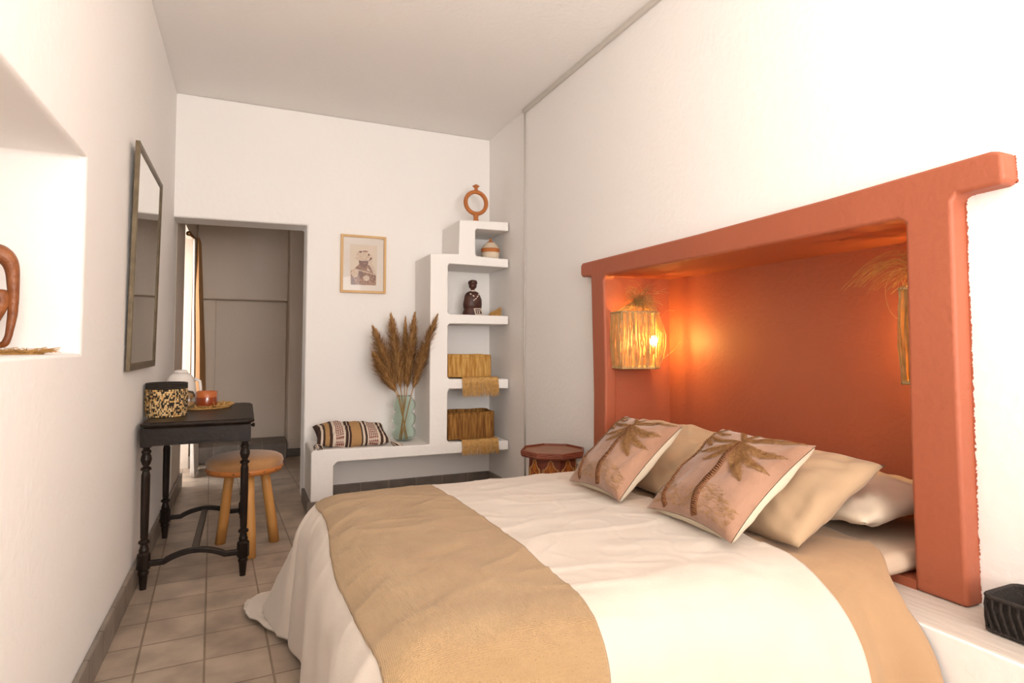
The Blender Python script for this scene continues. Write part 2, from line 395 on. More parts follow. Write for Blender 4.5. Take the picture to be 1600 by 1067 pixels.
# low ledge running along the right wall
bm = bmesh.new(); box(bm, 1.50, XR, YN, 2.72, 0, 0.385)
o = make('masonry_ledge', bm, M['ledge'], mats=[M['plaster'], M['ledge']])
for p in o.data.polygons:
    if p.normal.z > 0.9: p.material_index = 1
tag(soften(o, 0.01, 2), 'low white masonry ledge with worn top running along the right wall', 'ledge')

# ------------------------------------------------------------------ masonry shelf unit
YS = 3.92
bm = bmesh.new()
R_ = XR - 0.012
pts = [(0.386, 0), (0.522, 0), (0.522, 0.295), (0.545, 0.318), (1.2, 0.316), (R_, 0.312), (R_, 0.378), (1.285, 0.394), (1.271, 0.41), (1.272, 0.735), (1.285, 0.757), (R_, 0.748), (R_, 0.815),
       (1.285, 0.826), (1.272, 0.84), (1.272, 1.19), (1.285, 1.206), (R_, 1.207), (R_, 1.268), (1.285, 1.272), (1.272, 1.285), (1.271, 1.61), (1.282, 1.622), (R_, 1.618), (R_, 1.680),
       (1.485, 1.687), (1.474, 1.70), (1.473, 1.872), (1.484, 1.882), (R_, 1.884), (R_, 1.949), (1.355, 1.936), (1.349, 1.695), (1.146, 1.686), (1.146, 0.388), (0.400, 0.402), (0.386, 0.385)]
prism(bm, pts, 1, YS, YB)
o = make('masonry_shelves', bm, M['plaster']); soften(o, 0.011, 3)
tag(o, 'stepped white plaster shelf unit with low bench built against the back wall', 'shelf unit')
bm = bmesh.new()
prism(bm, [(0.366, YB), (0.366, YS - 0.02), (0.535, YS - 0.02), (0.535, YB - 0.016), (0.522, YB - 0.016), (0.522, YS - 0.001), (0.386, YS - 0.001), (0.386, YB)], 2, 0, 0.085)
o = make('baseboard_bench', bm, M['base_x']); struct(o)

# ------------------------------------------------------------------ bed
TOP = 0.481
def drape(a, b, off=0.0, ripple=1.0):
    """flat cloth point (a along the bed, b across it) laid over the bed"""
    k = min(1, max(0, (a - 0.95) / 0.55)); k = k * k * (3 - 2 * k)
    x0, y0, y1 = 0.345, 1.17 + 0.02 * k, 2.25
    cx = max(a, x0); cy = min(max(b, y0), y1)
    dx, dy = a - cx, b - cy
    d = sqrt(dx * dx + dy * dy)
    wn = noise.noise(Vector((a * 2.2, b * 9, 3.1))) * 0.0050 + noise.noise(Vector((a * 7 + b * 3, b * 16, 1.7))) * 0.0026
    rg = noise.noise(Vector((a * 3.3 + b * 1.5, b * 6.5, 9.2))); wn += max(0, 0.16 - abs(rg)) * 0.035 * (0.4 + 0.6 * noise.noise(Vector((a * 2, b * 2, 4))) + 0.3)
    rg2 = noise.noise(Vector((a * 6.0 - b * 4, b * 9 + a * 3, 2.2))); wn += max(0, 0.10 - abs(rg2)) * 0.022
    if d < 1e-6:
        edge = min(cx - x0, b - y0, y1 - b)
        return Vector((a, b, TOP + off + wn + 0.004 * sin(min(edge, 0.3) * 5)))
    nx, ny = dx / d, dy / d
    fc = max(0, ny) * max(0, min(1, (0.95 - a) / 0.4)); dm = 0.62 + 0.14 * fc
    if d > dm: d = dm + (d - dm) * 0.12
    near = max(0, -ny); far = max(0, ny); foot = max(0, -nx)
    r = 0.125 + near * 0.205 * k + 0.01 * foot + 0.09 * fc
    corner = 4 * foot * foot * ny * ny
    phi = radians(3 + 10 * far * far + 20 * min(1, fc * 1.25) ** 1.5 + 6 * near + 2 * corner + 10 * k)
    lim = (pi / 2 - phi) * r
    if d < lim:
        th = d / r; out = r * sin(th); dn = r * (1 - cos(th))
    else:
        th = lim / r; out = r * sin(th) + (d - lim) * cos(th + 0) ; dn = r * (1 - cos(th)) + (d - lim) * sin(th)
    s = (cx * 1.0 if abs(ny) > abs(nx) else 0) + (cy if abs(nx) >= abs(ny) else 0) + atan2(ny, nx) * 0.35
    amp = ripple * max(0, d - 0.05) * 0.085
    amp = min(amp, 0.017 + 0.012 * k)
    rp = amp * (sin(s * 13 + 1.3 + 2 * noise.noise(Vector((a, b, 0)))) * 0.6 + sin(s * 29 + 0.5) * 0.2 + k * near * sin(s * 41 + d * 6) * 0.7 + noise.noise(Vector((s * 5, d * 2, 5))) * 0.9)
    out += rp + off * sin(th if d >= lim else d / r)
    z = TOP + off * cos(min(th, pi / 2)) - dn + wn * 0.8
    if z < 0.012 + off * 0.5:
        ex = (0.012 + off * 0.5 - z); z = 0.012 + off * 0.5 + abs(noise.noise(Vector((a * 9, b * 9, 7)))) * 0.02; out += ex * 0.55
    px, py = cx + nx * out, cy + ny * out
    if px > 1.492 and py < 1.0 and z < 0.41: px = 1.492
    return Vector((px, py, z))
def cloth(name, a_of, b0, b1, m, off, nu, nv, thick, parent=None, ripple=1.0, zmul=None):
    """a_of(b) -> (a start, a end)"""
    bm = bmesh.new()
    def fn(u, v):
        b = b0 + (b1 - b0) * v
        s, e = a_of(b)
        a = s + (e - s) * u
        return drape(a, b, off, ripple)
    grid(bm, fn, nu, nv)
    o = make(name, bm, m, parent, smooth=True)
    so = o.modifiers.new('solid', 'SOLIDIFY'); so.thickness = thick; so.offset = -1
    return o
bed = thing('bed', 'low double bed with pale fitted sheet set into the terracotta alcove', 'bed', (1.2, 1.8, 0))
bm = bmesh.new(); box(bm, 0.42, 1.49, 1.25, 2.30, 0, 0.375)
make('base', rel(bm, bed), M['sheet'], bed)
def rounded_slab(bm, x0, x1, y0, y1, z0, z1, r, n=5):
    rows = []
    def loop(ins, z):
        pts = []
        rr = max(r * 1.3 - ins, 0.004)
        for (cx, cy, a0) in ((x1 - ins - rr, y1 - ins - rr, 0), (x0 + ins + rr, y1 - ins - rr, 90), (x0 + ins + rr, y0 + ins + rr, 180), (x1 - ins - rr, y0 + ins + rr, 270)):
            for k in range(7):
                a = radians(a0 + 15 * k); pts.append((cx + rr * cos(a), cy + rr * sin(a)))
        return [bm.verts.new((p[0], p[1], z)) for p in pts]
    h = (z1 - z0) / 2
    for k in range(n + 1):
        t = pi / 2 * k / n; rows.append(loop(r * (1 - sin(t)), z0 + min(r, h) * (1 - cos(t))))
    for k in range(n + 1):
        t = pi / 2 * (1 - k / n); rows.append(loop(r * (1 - sin(t)), z1 - min(r, h) * (1 - cos(t))))
    for i in range(len(rows) - 1):
        m_ = len(rows[i])
        for k in range(m_): bm.faces.new((rows[i][k], rows[i][(k + 1) % m_], rows[i + 1][(k + 1) % m_], rows[i + 1][k]))
    bm.faces.new(rows[0][::-1]); bm.faces.new(rows[-1])
bm = bmesh.new(); rounded_slab(bm, 0.40, 2.09, 1.085, 2.42, 0.412, TOP - 0.012, 0.035)
make('mattress', rel(bm, bed), M['sheet'], bed, smooth=True)
bm = bmesh.new(); rounded_slab(bm, 1.30, 2.085, 1.085, 2.40, 0.415, TOP - 0.008, 0.03)
make('fitted_sheet', rel(bm, bed), M['sheet'], bed, smooth=True)

# tan quilt folded under the white coverlet; its head edge slants down the near side
def tan_edge(b):
    d = max(0, 1.19 - b)
    t = min(1, d / 0.26); t = t * t * (3 - 2 * t)
    return (1.02, 1.655 - 0.160 * t - 0.02 * d)
q = cloth('tan_quilt', tan_edge, 0.62, 2.75, M['tan'], 0.006, 80, 240, 0.008)
tag(q, 'tan cotton quilt folded below the pillows and falling over the near side of the bed', 'quilt')
def white_edge(b):
    d = max(0, 1.19 - b)
    return (-0.19, 1.325 - 0.14 * d + 0.010 * sin(b * 9))
q = cloth('white_coverlet', white_edge, 0.60, 2.93, M['cotton'], 0.019, 190, 270, 0.007)
tag(q, 'white cotton coverlet spread over the bed and pooling on the tiles at its foot', 'coverlet')
def run_edge(b):
    t = (b - 1.2)
    return (0.232 + 0.010 * sin(b * 7) + 0.02 * (b - 1.2), 0.684 + 0.010 * sin(b * 4 + 1))
q = cloth('bed_runner', run_edge, 0.62, 2.84, M['burlap'], 0.0285, 64, 270, 0.006, ripple=0.9)
tag(q, 'camel brown woven bed runner laid across the foot of the bed', 'bed runner')

# ------------------------------------------------------------------ pillows
def frame_from(c, xdir, ydir):
    x = Vector(xdir).normalized(); y = Vector(ydir); y = (y - x * y.dot(x)).normalized(); z = x.cross(y)
    m = Matrix((x, y, z)).transposed().to_4x4(); m.translation = Vector(c); return m
def pillow_pt(u, v, w, h, T, side, pinch=0.07, pw=0.42, seed=0.0, wr=0.006):
    x = u * w * (1 - pinch * (1 - v * v) * abs(u)); y = v * h * (1 - pinch * (1 - u * u) * abs(v))
    e = max(0, (1 - u * u)) * max(0, (1 - v * v))
    t = T * e ** pw
    n = noise.noise(Vector((u * 2.4 + seed, v * 2.4, seed))) * wr + noise.noise(Vector((u * 6 + seed, v * 3, seed + 4))) * wr * 0.6
    # radiating puckers towards the corners
    c = (abs(u) * abs(v)) ** 2
    n += wr * 1.2 * c * sin((atan2(v, u)) * 26 + seed) * (e ** 0.3)
    return Vector((x, y, side * (t + n * min(1, e * 5))))
def pillow_mesh(bm, w, h, T, n=28, mats=(0, 0), **k):
    f = [];
    def side(s):
        return [[pillow_pt(-1 + 2 * i / n, -1 + 2 * j / n, w, h, T, s, **k) for j in range(n + 1)] for i in range(n + 1)]
    A = side(1); B = side(-1)
    VA = [[bm.verts.new(p) for p in r] for r in A]
    VB = [[VA[i][j] if i in (0, n) or j in (0, n) else bm.verts.new(B[i][j]) for j in range(n + 1)] for i in range(n + 1)]
    for i in range(n):
        for j in range(n):
            bm.faces.new((VA[i][j], VA[i + 1][j], VA[i + 1][j + 1], VA[i][j + 1])).material_index = mats[0]
            bm.faces.new((VB[i][j], VB[i][j + 1], VB[i + 1][j + 1], VB[i + 1][j])).material_index = mats[1]
def plain_pillow(name, label, mt, c, xd, yd, w, h, T, seed, group=None, flange=0.0):
    bm = bmesh.new(); pillow_mesh(bm, w, h, T, n=44, seed=seed, wr=0.018, pinch=0.05)
    o = make(name, bm, mt, smooth=True)
    o.matrix_world = frame_from(c, xd, yd)
    return tag(o, label, 'pillow', group)

# cream pillow lying at the back, two sand pillows leaning on it, two palm cushions in front
plain_pillow('pillow', 'cream white pillow lying behind the near sand pillow against the alcove post', M['cream'], (1.83, 1.45, 0.565), (0, 1, 0.0), (-1, 0, -0.05), 0.31, 0.235, 0.065, 3.3)
plain_pillow('pillow', 'sand coloured pillow behind the nearer palm tree cushion', M['tan_pillow'], (1.545, 1.475, 0.605), (0, 1, 0), (1, 0, 0.52), 0.31, 0.205, 0.075, 1.2)
plain_pillow('pillow', 'sand coloured pillow behind the farther palm tree cushion', M['tan_pillow'], (1.555, 2.055, 0.608), (0, 1, 0), (1, 0, 0.50), 0.30, 0.205, 0.07, 5.2)

M['cushion_front'] = mat('dusty pink velvet', (0.27, 0.140, 0.085), 0.85, (0.37, 0.205, 0.13), 9, 0.8, 90, sheen=0.4, bdist=0.002)
M['cushion_back'] = mat('ivory backing', (0.60, 0.51, 0.385), 0.85, bump=0.2, bscale=160)
M['embroid'] = mat('golden brown thread', (0.17, 0.070, 0.020), 0.6, (0.28, 0.135, 0.045), 130, 0.5, 260, bdist=0.002)
M['embroid2'] = mat('dull gold thread', (0.27, 0.14, 0.05), 0.6, (0.38, 0.21, 0.085), 130, 0.5, 260, bdist=0.002)
M['trunk_thread'] = mat('brown trunk thread', (0.11, 0.036, 0.010), 0.6, (0.22, 0.085, 0.025), 150, 0.6, 300, bdist=0.002)

def palm_cushion(label, c, xd, yd, w, h, seed):
    T = 0.060
    root = bpy.data.objects.new('palm_cushion', None); COL.objects.link(root); root.empty_display_size = 0.05
    root.matrix_world = frame_from(c, xd, yd)
    tag(root, label, 'cushion')
    kw = dict(pinch=0.11, seed=seed, wr=0.008, pw=0.38)
    def S(u, v, off=0.0015):
        p = pillow_pt(u, v, w, h, T, 1, **kw); p.z += off; return p
    bm = bmesh.new(); n = 30
    grid(bm, lambda u, v: pillow_pt(-1 + 2 * u, -1 + 2 * v, w, h, T, 1, **kw), n, n)
    make('front_panel', bm, M['cushion_front'], root, smooth=True, recalc=False)
    kb = dict(kw); kb['pinch'] = 0.03
    G = 0.009
    def back(u, v):
        p = pillow_pt(u, v, w, h, T * 0.5, -1, **kb); e = min(1, (1 - max(abs(u), abs(v))) * 14)
        q = pillow_pt(u, v, w, h, T, 1, **kw)
        p.z -= G * e + 0.002; p.x = q.x * (1 - e) + p.x * e * 1.01; p.y = q.y * (1 - e) + p.y * e * 1.01
        return p
    def warp(t):  # denser rows near the seam
        t = -1 + 2 * t; return (abs(t) ** 0.55) * (1 if t > 0 else -1)
    bm = bmesh.new(); grid(bm, lambda u, v: back(warp(v), warp(u)), 40, 40)
    make('back_panel', bm, M['cushion_back'], root, smooth=True, recalc=False)
    rnd = random.Random(int(seed * 10))
    def band(bm, pts, wid, raise_, rungs=60):
        """raised trunk of stitched rungs along a 2D path"""
        P = [Vector(p) for p in pts]
        def at(t):
            f = t * (len(P) - 1); i = min(int(f), len(P) - 2); f -= i
            # Catmull-Rom
            p0 = P[max(i - 1, 0)]; p1 = P[i]; p2 = P[i + 1]; p3 = P[min(i + 2, len(P) - 1)]
            return 0.5 * ((2 * p1) + (p2 - p0) * f + (2 * p0 - 5 * p1 + 4 * p2 - p3) * f * f + (3 * p1 - p0 - 3 * p2 + p3) * f ** 3)
        for k in range(rungs):
            t = k / rungs; a = at(t); b_ = at(min(1, t + 0.6 / rungs)); d = (b_ - a)
            if d.length < 1e-5: continue
            d.normalize(); nn = Vector((-d.y, d.x)); ww = wid[0] + (wid[1] - wid[0]) * t
            L_ = d * (0.92 * (at(min(1, t + 1 / rungs)) - a).length)
            q = [a - nn * ww, a + nn * ww, a + nn * ww + L_ * 1.2, a - nn * ww + L_ * 1.2]
            ps = [S(min(0.99, max(-0.99, p.x)), min(0.99, max(-0.99, p.y)), 0.0008) for p in q]
            m1 = (q[0] + q[1]) / 2 + L_ * 0.3; m1 = S(min(0.99, max(-0.99, m1.x)), min(0.99, max(-0.99, m1.y)), raise_)
            vs = [bm.verts.new(p) for p in ps]; mv = bm.verts.new(m1)
            for i in range(4): bm.faces.new((vs[i], vs[(i + 1) % 4], mv))
    def frond(bm, base, tip, bow, width, barbs=30):
        base = Vector(base); tip = Vector(tip); d = tip - base; nrm = Vector((-d.y, d.x)).normalized()
        def at(t): return base + d * t + nrm * bow * sin(t * pi) 
        rib = [S(min(.985, max(-.985, at(q / 12).x)), min(.985, max(-.985, at(q / 12).y)), 0.003) for q in range(12)]
        tube(bm, rib, 0.0018, 4, r2=0.0008)
        leaf = []
        for q in range(13): leaf.append((q / 12, 1))
        for q in range(11, 0, -1): leaf.append((q / 12, -1))
        def lw(t): return width * (sin(min(1, t * 0.95 + 0.05) * pi) ** 0.75) * 1.0
        strip = []
        for q in range(13):
            t = q / 12; p = at(t); t2 = (at(min(1, t + 0.02)) - at(max(0, t - 0.02))).normalized(); n2 = Vector((-t2.y, t2.x)); row = []
            for sdx in (-1, 0, 1):
                a = p + n2 * sdx * lw(t) * 0.85; row.append(bm.verts.new(S(min(.985, max(-.985, a.x)), min(.985, max(-.985, a.y)), 0.0032 if sdx == 0 else 0.0014)))
            strip.append(row)
        for q in range(12):
            for sdx in (0, 1): bm.faces.new((strip[q][sdx], strip[q][sdx + 1], strip[q + 1][sdx + 1], strip[q + 1][sdx])).material_index = 1
        for k in range(barbs):
            t = (k + 0.5) / barbs; p = at(t); t2 = (at(min(1, t + 0.02)) - at(t)).normalized()
            n2 = Vector((-t2.y, t2.x)); wl_ = lw(t) * (0.9 + 0.4 * rnd.random())
            for s in (-1, 1):
                e = p + n2 * s * wl_ + t2 * wl_ * 0.7
                hw = d.length / barbs * 0.30
                q = [p - t2 * hw, p + t2 * hw, e + t2 * hw * 0.5, e - t2 * hw * 0.5]
                q = [Vector((min(0.985, max(-0.985, a.x)), min(0.985, max(-0.985, a.y)))) for a in q]
                vs = [bm.verts.new(S(a.x, a.y, 0.0048 if i < 2 else 0.0024)) for i, a in enumerate(q)]
                bm.faces.new(vs).material_index = 0
    # local u: across (+1 = towards the camera side), v: up
    bm = bmesh.new()
    C1 = (0.04, 0.60)
    for tip, bow, wd in (((0.66, -0.16), -0.10, 0.125), ((0.96, 0.16), -0.16, 0.085), ((0.96, 0.55), -0.14, 0.095), ((0.97, 0.93), 0.04, 0.065), ((0.60, 0.97), 0.03, 0.06),
                         ((-0.38, 0.02), 0.10, 0.080), ((-0.66, 0.20), 0.10, 0.075), ((-0.84, 0.62), 0.06, 0.070), ((-0.30, 0.96), -0.04, 0.055), ((0.12, 0.97), 0.0, 0.05)):
        frond(bm, C1, tip, bow, wd, 38)
    o = make('palm_fronds', bm, None, root, mats=[M['embroid'], M['embroid2']])
    bm = bmesh.new()
    C2 = (-0.86, 0.78)
    for tip, bow, wd in (((-0.95, 0.10), -0.04, 0.060), ((-0.72, 0.16), -0.10, 0.065), ((-0.52, 0.40), -0.12, 0.06), ((-0.40, 0.78), -0.04, 0.05), ((-0.62, 0.96), -0.02, 0.045)):
        frond(bm, C2, tip, bow, wd, 28)
    make('small_palm_fronds', bm, None, root, mats=[M['embroid'], M['embroid2']])
    bm = bmesh.new()
    band(bm, [(0.17, -0.98), (0.09, -0.70), (0.06, -0.40), (0.07, 0.0), (0.07, 0.3), (0.05, 0.56)], (0.085, 0.040), 0.012, 48)
    make('palm_trunk', bm, M['trunk_thread'], root)
    bm = bmesh.new()
    band(bm, [(-0.52, -0.98), (-0.68, -0.75), (-0.80, -0.4), (-0.88, 0.0), (-0.89, 0.4), (-0.86, 0.74)], (0.055, 0.020), 0.010, 48)
    make('slim_palm_trunk', bm, M['trunk_thread'], root)
    # stitched ground strip
    bm = bmesh.new()
    for k in range(420):
        u = rnd.uniform(-0.92, 0.92); v = rnd.uniform(-0.93, -0.50 + 0.10 * sin(u * 5))
        l = rnd.uniform(0.02, 0.05)
        ps = [S(max(-.98, min(.98, u + dx)), max(-.98, v + dy), 0.0012) for dx, dy in ((-l, 0), (l, 0.006), (l, 0.014), (-l, 0.008))]
        bm.faces.new([bm.verts.new(p) for p in ps])
    make('ground_stitching', bm, M['embroid2'] if seed > 3 else M['embroid2'], root)
    return root
# face normal points to -x/up: x axis runs from far (+y) to near (-y)
palm_cushion('dusty pink palm tree cushion on the near side of the bed, larger in view', (1.345, 1.405, 0.648), (-0.03, -1, 0), (0.315, 0, 0.235), 0.188, 0.197, 2.0)
palm_cushion('dusty pink palm tree cushion on the far side of the bed, smaller in view', (1.29, 1.868, 0.648), (-0.0, -1, 0), (0.27, 0, 0.235), 0.168, 0.180, 4.0)

# ------------------------------------------------------------------ wall mirror
mir = thing('wall_mirror', 'tall bronze framed mirror hanging on the left wall above the dark table', 'mirror', (XL, 3.09, 0.95))
def mp(t, y, z, d=0.0):   # leaning slightly forward at the top
    return (XL + 0.006 + d + 0.014 * (z - 0.95) / 0.92, y, z)
def mirror_box(bm, y0, y1, z0, z1, d0, d1):
    vs = [bm.verts.new(mp(0, y, z, d)) for y in (y0, y1) for z in (z0, z1) for d in (d0, d1)]
    for f in ((0, 1, 3, 2), (4, 6, 7, 5), (0, 4, 5, 1), (2, 3, 7, 6), (0, 2, 6, 4), (1, 5, 7, 3)): bm.faces.new([vs[i] for i in f])
Y0, Y1, Z0, Z1, fwid = 2.728, 3.447, 0.952, 1.866, 0.030
bm = bmesh.new(); mirror_box(bm, Y0 + 0.02, Y1 - 0.02, Z0 + 0.02, Z1 - 0.02, 0.002, 0.010)
make('mirror_glass', rel(bm, mir), M['mirror'], mir)
bm = bmesh.new()
Q = [[(Y0, Z0), (Y1, Z0), (Y1, Z1), (Y0, Z1)], [(Y0 + fwid * .55, Z0 + fwid * .55), (Y1 - fwid * .55, Z0 + fwid * .55), (Y1 - fwid * .55, Z1 - fwid * .55), (Y0 + fwid * .55, Z1 - fwid * .55)],
     [(Y0 + fwid, Z0 + fwid), (Y1 - fwid, Z0 + fwid), (Y1 - fwid, Z1 - fwid), (Y0 + fwid, Z1 - fwid)]]
rings = [[mp(0, y, z, 0.0) for y, z in Q[0]], [mp(0, y, z, 0.016) for y, z in Q[0]], [mp(0, y, z, 0.014) for y, z in Q[1]], [mp(0, y, z, 0.017) for y, z in Q[1]], [mp(0, y, z, 0.011) for y, z in Q[2]], [mp(0, y, z, 0.0) for y, z in Q[2]]]
rings = [[bm.verts.new(p) for p in r] for r in rings]
for i in range(6):
    for k in range(4): bm.faces.new((rings[i][k], rings[i][(k + 1) % 4], rings[(i + 1) % 6][(k + 1) % 4], rings[(i + 1) % 6][k]))
bevel(make('frame', rel(bm, mir), M['mirror_frame'], mir), 0.002, 2)

# ------------------------------------------------------------------ framed print
pic = thing('framed_print', 'light oak framed sepia print of a person in a wide hat', 'picture', (0.764, YB, 1.637))
bm = bmesh.new(); w_, h_ = 0.160, 0.207
def ringframe(bm, w, h, t, y0, y1):
    for a in ((-w, -w + t, -h, h), (w - t, w, -h, h), (-w + t, w - t, -h, -h + t), (-w + t, w - t, h - t, h)): box(bm, a[0], a[1], y0, y1, a[2], a[3])
ringframe(bm, w_, h_, 0.017, -0.024, -0.001)
bevel(make('frame', bm, M['frame_wood'], pic), 0.0015, 1)
bm = bmesh.new(); box(bm, -w_ + 0.01, w_ - 0.01, -0.012, -0.008, -h_ + 0.01, h_ - 0.01); make('mount', bm, M['paper'], pic)
bm = bmesh.new()
box(bm, -0.095, 0.095, -0.0135, -0.0125, -0.150, 0.140)
def poly(bm, pts, y, mi):
    f = bm.faces.new([bm.verts.new((x, y, z)) for x, z in pts]); f.material_index = mi
def ell(cx, cz, rx, rz, a0=0, a1=360, n=20): return [(cx + rx * cos(radians(a0 + (a1 - a0) * k / n)), cz + rz * sin(radians(a0 + (a1 - a0) * k / n))) for k in range(n + (0 if a1 - a0 == 360 else 1))]
poly(bm, [(-0.088, -0.148), (0.088, -0.148), (0.088, -0.06), (0.06, -0.02), (0.03, 0.0), (-0.03, 0.0), (-0.06, -0.03), (-0.088, -0.05)], -0.0140, 1)     # clothes
poly(bm, ell(0.0, 0.02, 0.034, 0.045), -0.0145, 2)                  # face in dark ink
poly(bm, ell(-0.004, 0.060, 0.050, 0.038), -0.0149, 3); poly(bm, ell(-0.002, 0.040, 0.062, 0.016), -0.0151, 3)              # hat
poly(bm, ell(-0.022, 0.088, 0.012, 0.006), -0.0153, 2); poly(bm, ell(0.012, 0.093, 0.020, 0.006), -0.0153, 1); poly(bm, ell(0.036, 0.070, 0.007, 0.009), -0.0153, 1)
poly(bm, ell(0.004, 0.004, 0.010, 0.005), -0.0153, 1)
poly(bm, [(0.05, 0.075), (0.066, 0.05), (0.06, 0.01), (0.086, -0.05), (0.088, -0.08), (0.07, -0.06), (0.04, 0.0), (0.045, 0.04)], -0.0150, 3)
poly(bm, [(0.036, 0.02), (0.058, 0.04), (0.06, 0.05), (0.046, 0.052)], -0.0155, 2)
poly(bm, [(-0.05, -0.045), (0.088, -0.075), (0.088, -0.068), (-0.05, -0.036)], -0.0152, 3)
poly(bm, ell(-0.06, -0.065, 0.026, 0.032), -0.0156, 3); poly(bm, ell(-0.02, -0.075, 0.016, 0.026), -0.0157, 2); poly(bm, ell(0.02, -0.10, 0.022, 0.02), -0.0157, 3)
poly(bm, [(-0.088, -0.15), (-0.05, -0.15), (-0.07, -0.10), (-0.088, -0.09)], -0.0158, 2)
poly(bm, [(0.02, -0.045), (0.05, -0.05), (0.03, -0.022)], -0.0158, 3)
make('print', bm, None, pic, mats=[M['paper2'], M['ink'], M['ink_dark'], M['ink_light']], recalc=False)
bm = bmesh.new(); box(bm, -w_ + 0.016, w_ - 0.016, -0.0195, -0.018, -h_ + 0.016, h_ - 0.016); make('glass_pane', bm, M['glass'], pic)

# ------------------------------------------------------------------ dark side table
tb = thing('side_table', 'small black turned-leg table standing against the left wall', 'table', (-0.195, 3.43, 0))
TX0, TX1, TY0, TY1 = -0.410, 0.046, 2.985, 3.865
bm = bmesh.new(); c = 0.03
def octrect(x0, x1, y0, y1, c): return [(x0 + c, y0), (x1 - c, y0), (x1, y0 + c), (x1, y1 - c), (x1 - c, y1), (x0 + c, y1), (x0, y1 - c), (x0, y0 + c)]
rows = []
for ins, z in ((0.016, 0.692), (0.012, 0.698), (0.003, 0.702), (0.0, 0.708), (0.002, 0.713), (0.010, 0.716), (0.014, 0.720)):
    rows.append([bm.verts.new((x, y, z)) for x, y in octrect(TX0 + ins, TX1 - ins, TY0 + ins, TY1 - ins, c)])
for i in range(len(rows) - 1):
    for k in range(8): bm.faces.new((rows[i][k], rows[i][(k + 1) % 8], rows[i + 1][(k + 1) % 8], rows[i + 1][k]))
bm.faces.new(rows[0][::-1]); bm.faces.new(rows[-1])
make('table_top', rel(bm, tb), M['dark_wood'], tb)
legs = [(-0.385, 3.045), (0.008, 3.045), (-0.385, 3.805), (0.008, 3.805)]
bm = bmesh.new()
for (x0, x1, y0, y1) in ((-0.385, 0.008, 3.026, 3.040), (-0.385, 0.008, 3.810, 3.824), (-0.402, -0.388, 3.045, 3.805)):
    box(bm, x0, x1, y0, y1, 0.620, 0.692)
    if y1 - y0 < 0.1: box(bm, x0 + 0.02, x1 - 0.02, y0 - 0.005, y1 + 0.003, 0.616, 0.624)
make('apron', rel(bm, tb), M['dark_wood'], tb)
bm = bmesh.new(); box(bm, 0.010, 0.026, 3.075, 3.775, 0.628, 0.688)
dr = bevel(make('drawer', rel(bm, tb), M['dark_wood'], tb), 0.003, 1)
for y in (3.25, 3.6):
    bm = bmesh.new(); lathe(bm, [(0, 0.026), (0.009, 0.024), (0.011, 0.018), (0.005, 0.010), (0.005, 0)], 12)
    bmesh.ops.rotate(bm, verts=bm.verts, cent=(0, 0, 0), matrix=Matrix.Rotation(pi / 2, 3, 'Y'))
    bmesh.ops.translate(bm, verts=bm.verts, vec=(0.026, y, 0.66))
    make('knob', rel(bm, tb), M['dark_wood'], dr, smooth=True)
def leg_bm():
    bm = bmesh.new()
    box(bm, -0.022, 0.022, -0.022, 0.022, 0.612, 0.692)
    for s in (-1, 1):
        for d in (-0.010, 0, 0.010):
            box(bm, d - 0.003, d + 0.003, s * 0.022 - 0.002, s * 0.022 + 0.002, 0.622, 0.684); box(bm, s * 0.022 - 0.002, s * 0.022 + 0.002, d - 0.003, d + 0.003, 0.622, 0.684)
    lathe(bm, [(0.022, 0.613), (0.014, 0.606), (0.013, 0.600), (0.019, 0.594), (0.019, 0.586), (0.015, 0.582), (0.020, 0.570), (0.022, 0.556), (0.017, 0.538), (0.012, 0.530), (0.012, 0.526), (0.021, 0.520), (0.021, 0.512), (0.013, 0.507)], 20)
    prof = [(0.013, 0.507), (0.0175, 0.49), (0.0175, 0.40), (0.0165, 0.30), (0.015, 0.222), (0.013, 0.214)]
    seg = 24; rings = [[bm.verts.new((r * (1 - 0.10 * (k % 3 == 0)) * cos(2 * pi * k / seg), r * (1 - 0.10 * (k % 3 == 0)) * sin(2 * pi * k / seg), z)) for k in range(seg)] for r, z in prof]
    for i in range(len(rings) - 1):
        for k in range(seg): bm.faces.new((rings[i][k], rings[i][(k + 1) % seg], rings[i + 1][(k + 1) % seg], rings[i + 1][k]))
    lathe(bm, [(0.013, 0.214), (0.022, 0.206), (0.022, 0.198), (0.014, 0.192), (0.016, 0.18), (0.020, 0.168), (0.018, 0.158)], 20)
    lathe(bm, [(0.0, 0.1585), (0.020, 0.158), (0.026, 0.150), (0.026, 0.088), (0.020, 0.080), (0.0, 0.0795)], 8)
    lathe(bm, [(0.016, 0.082), (0.021, 0.074), (0.021, 0.066), (0.018, 0.060), (0.017, 0.05), (0.013, 0.006), (0.013, 0.0), (0, 0)], 16)
    return bm
for x, y in legs:
    bm = leg_bm(); bmesh.ops.translate(bm, verts=bm.verts, vec=(x, y, 0)); make('leg', rel(bm, tb), M['dark_wood'], tb)
def ribbon(bm, pts, w, h):
    """rectangular section bar along points in a vertical plane"""
    pts = [Vector(p) for p in pts]; R = []
    for i, p in enumerate(pts):
        t = (pts[min(i + 1, len(pts) - 1)] - pts[max(i - 1, 0)]).normalized(); s = t.cross(Vector((0, 0, 1))).normalized(); u = s.cross(t)
        R.append([bm.verts.new(p + s * a * w / 2 + u * b * h / 2) for a, b in ((-1, -1), (1, -1), (1, 1), (-1, 1))])
    for i in range(len(R) - 1):
        for k in range(4): bm.faces.new((R[i][k], R[i][(k + 1) % 4], R[i + 1][(k + 1) % 4], R[i + 1][k]))
    bm.faces.new(R[0][::-1]); bm.faces.new(R[-1])
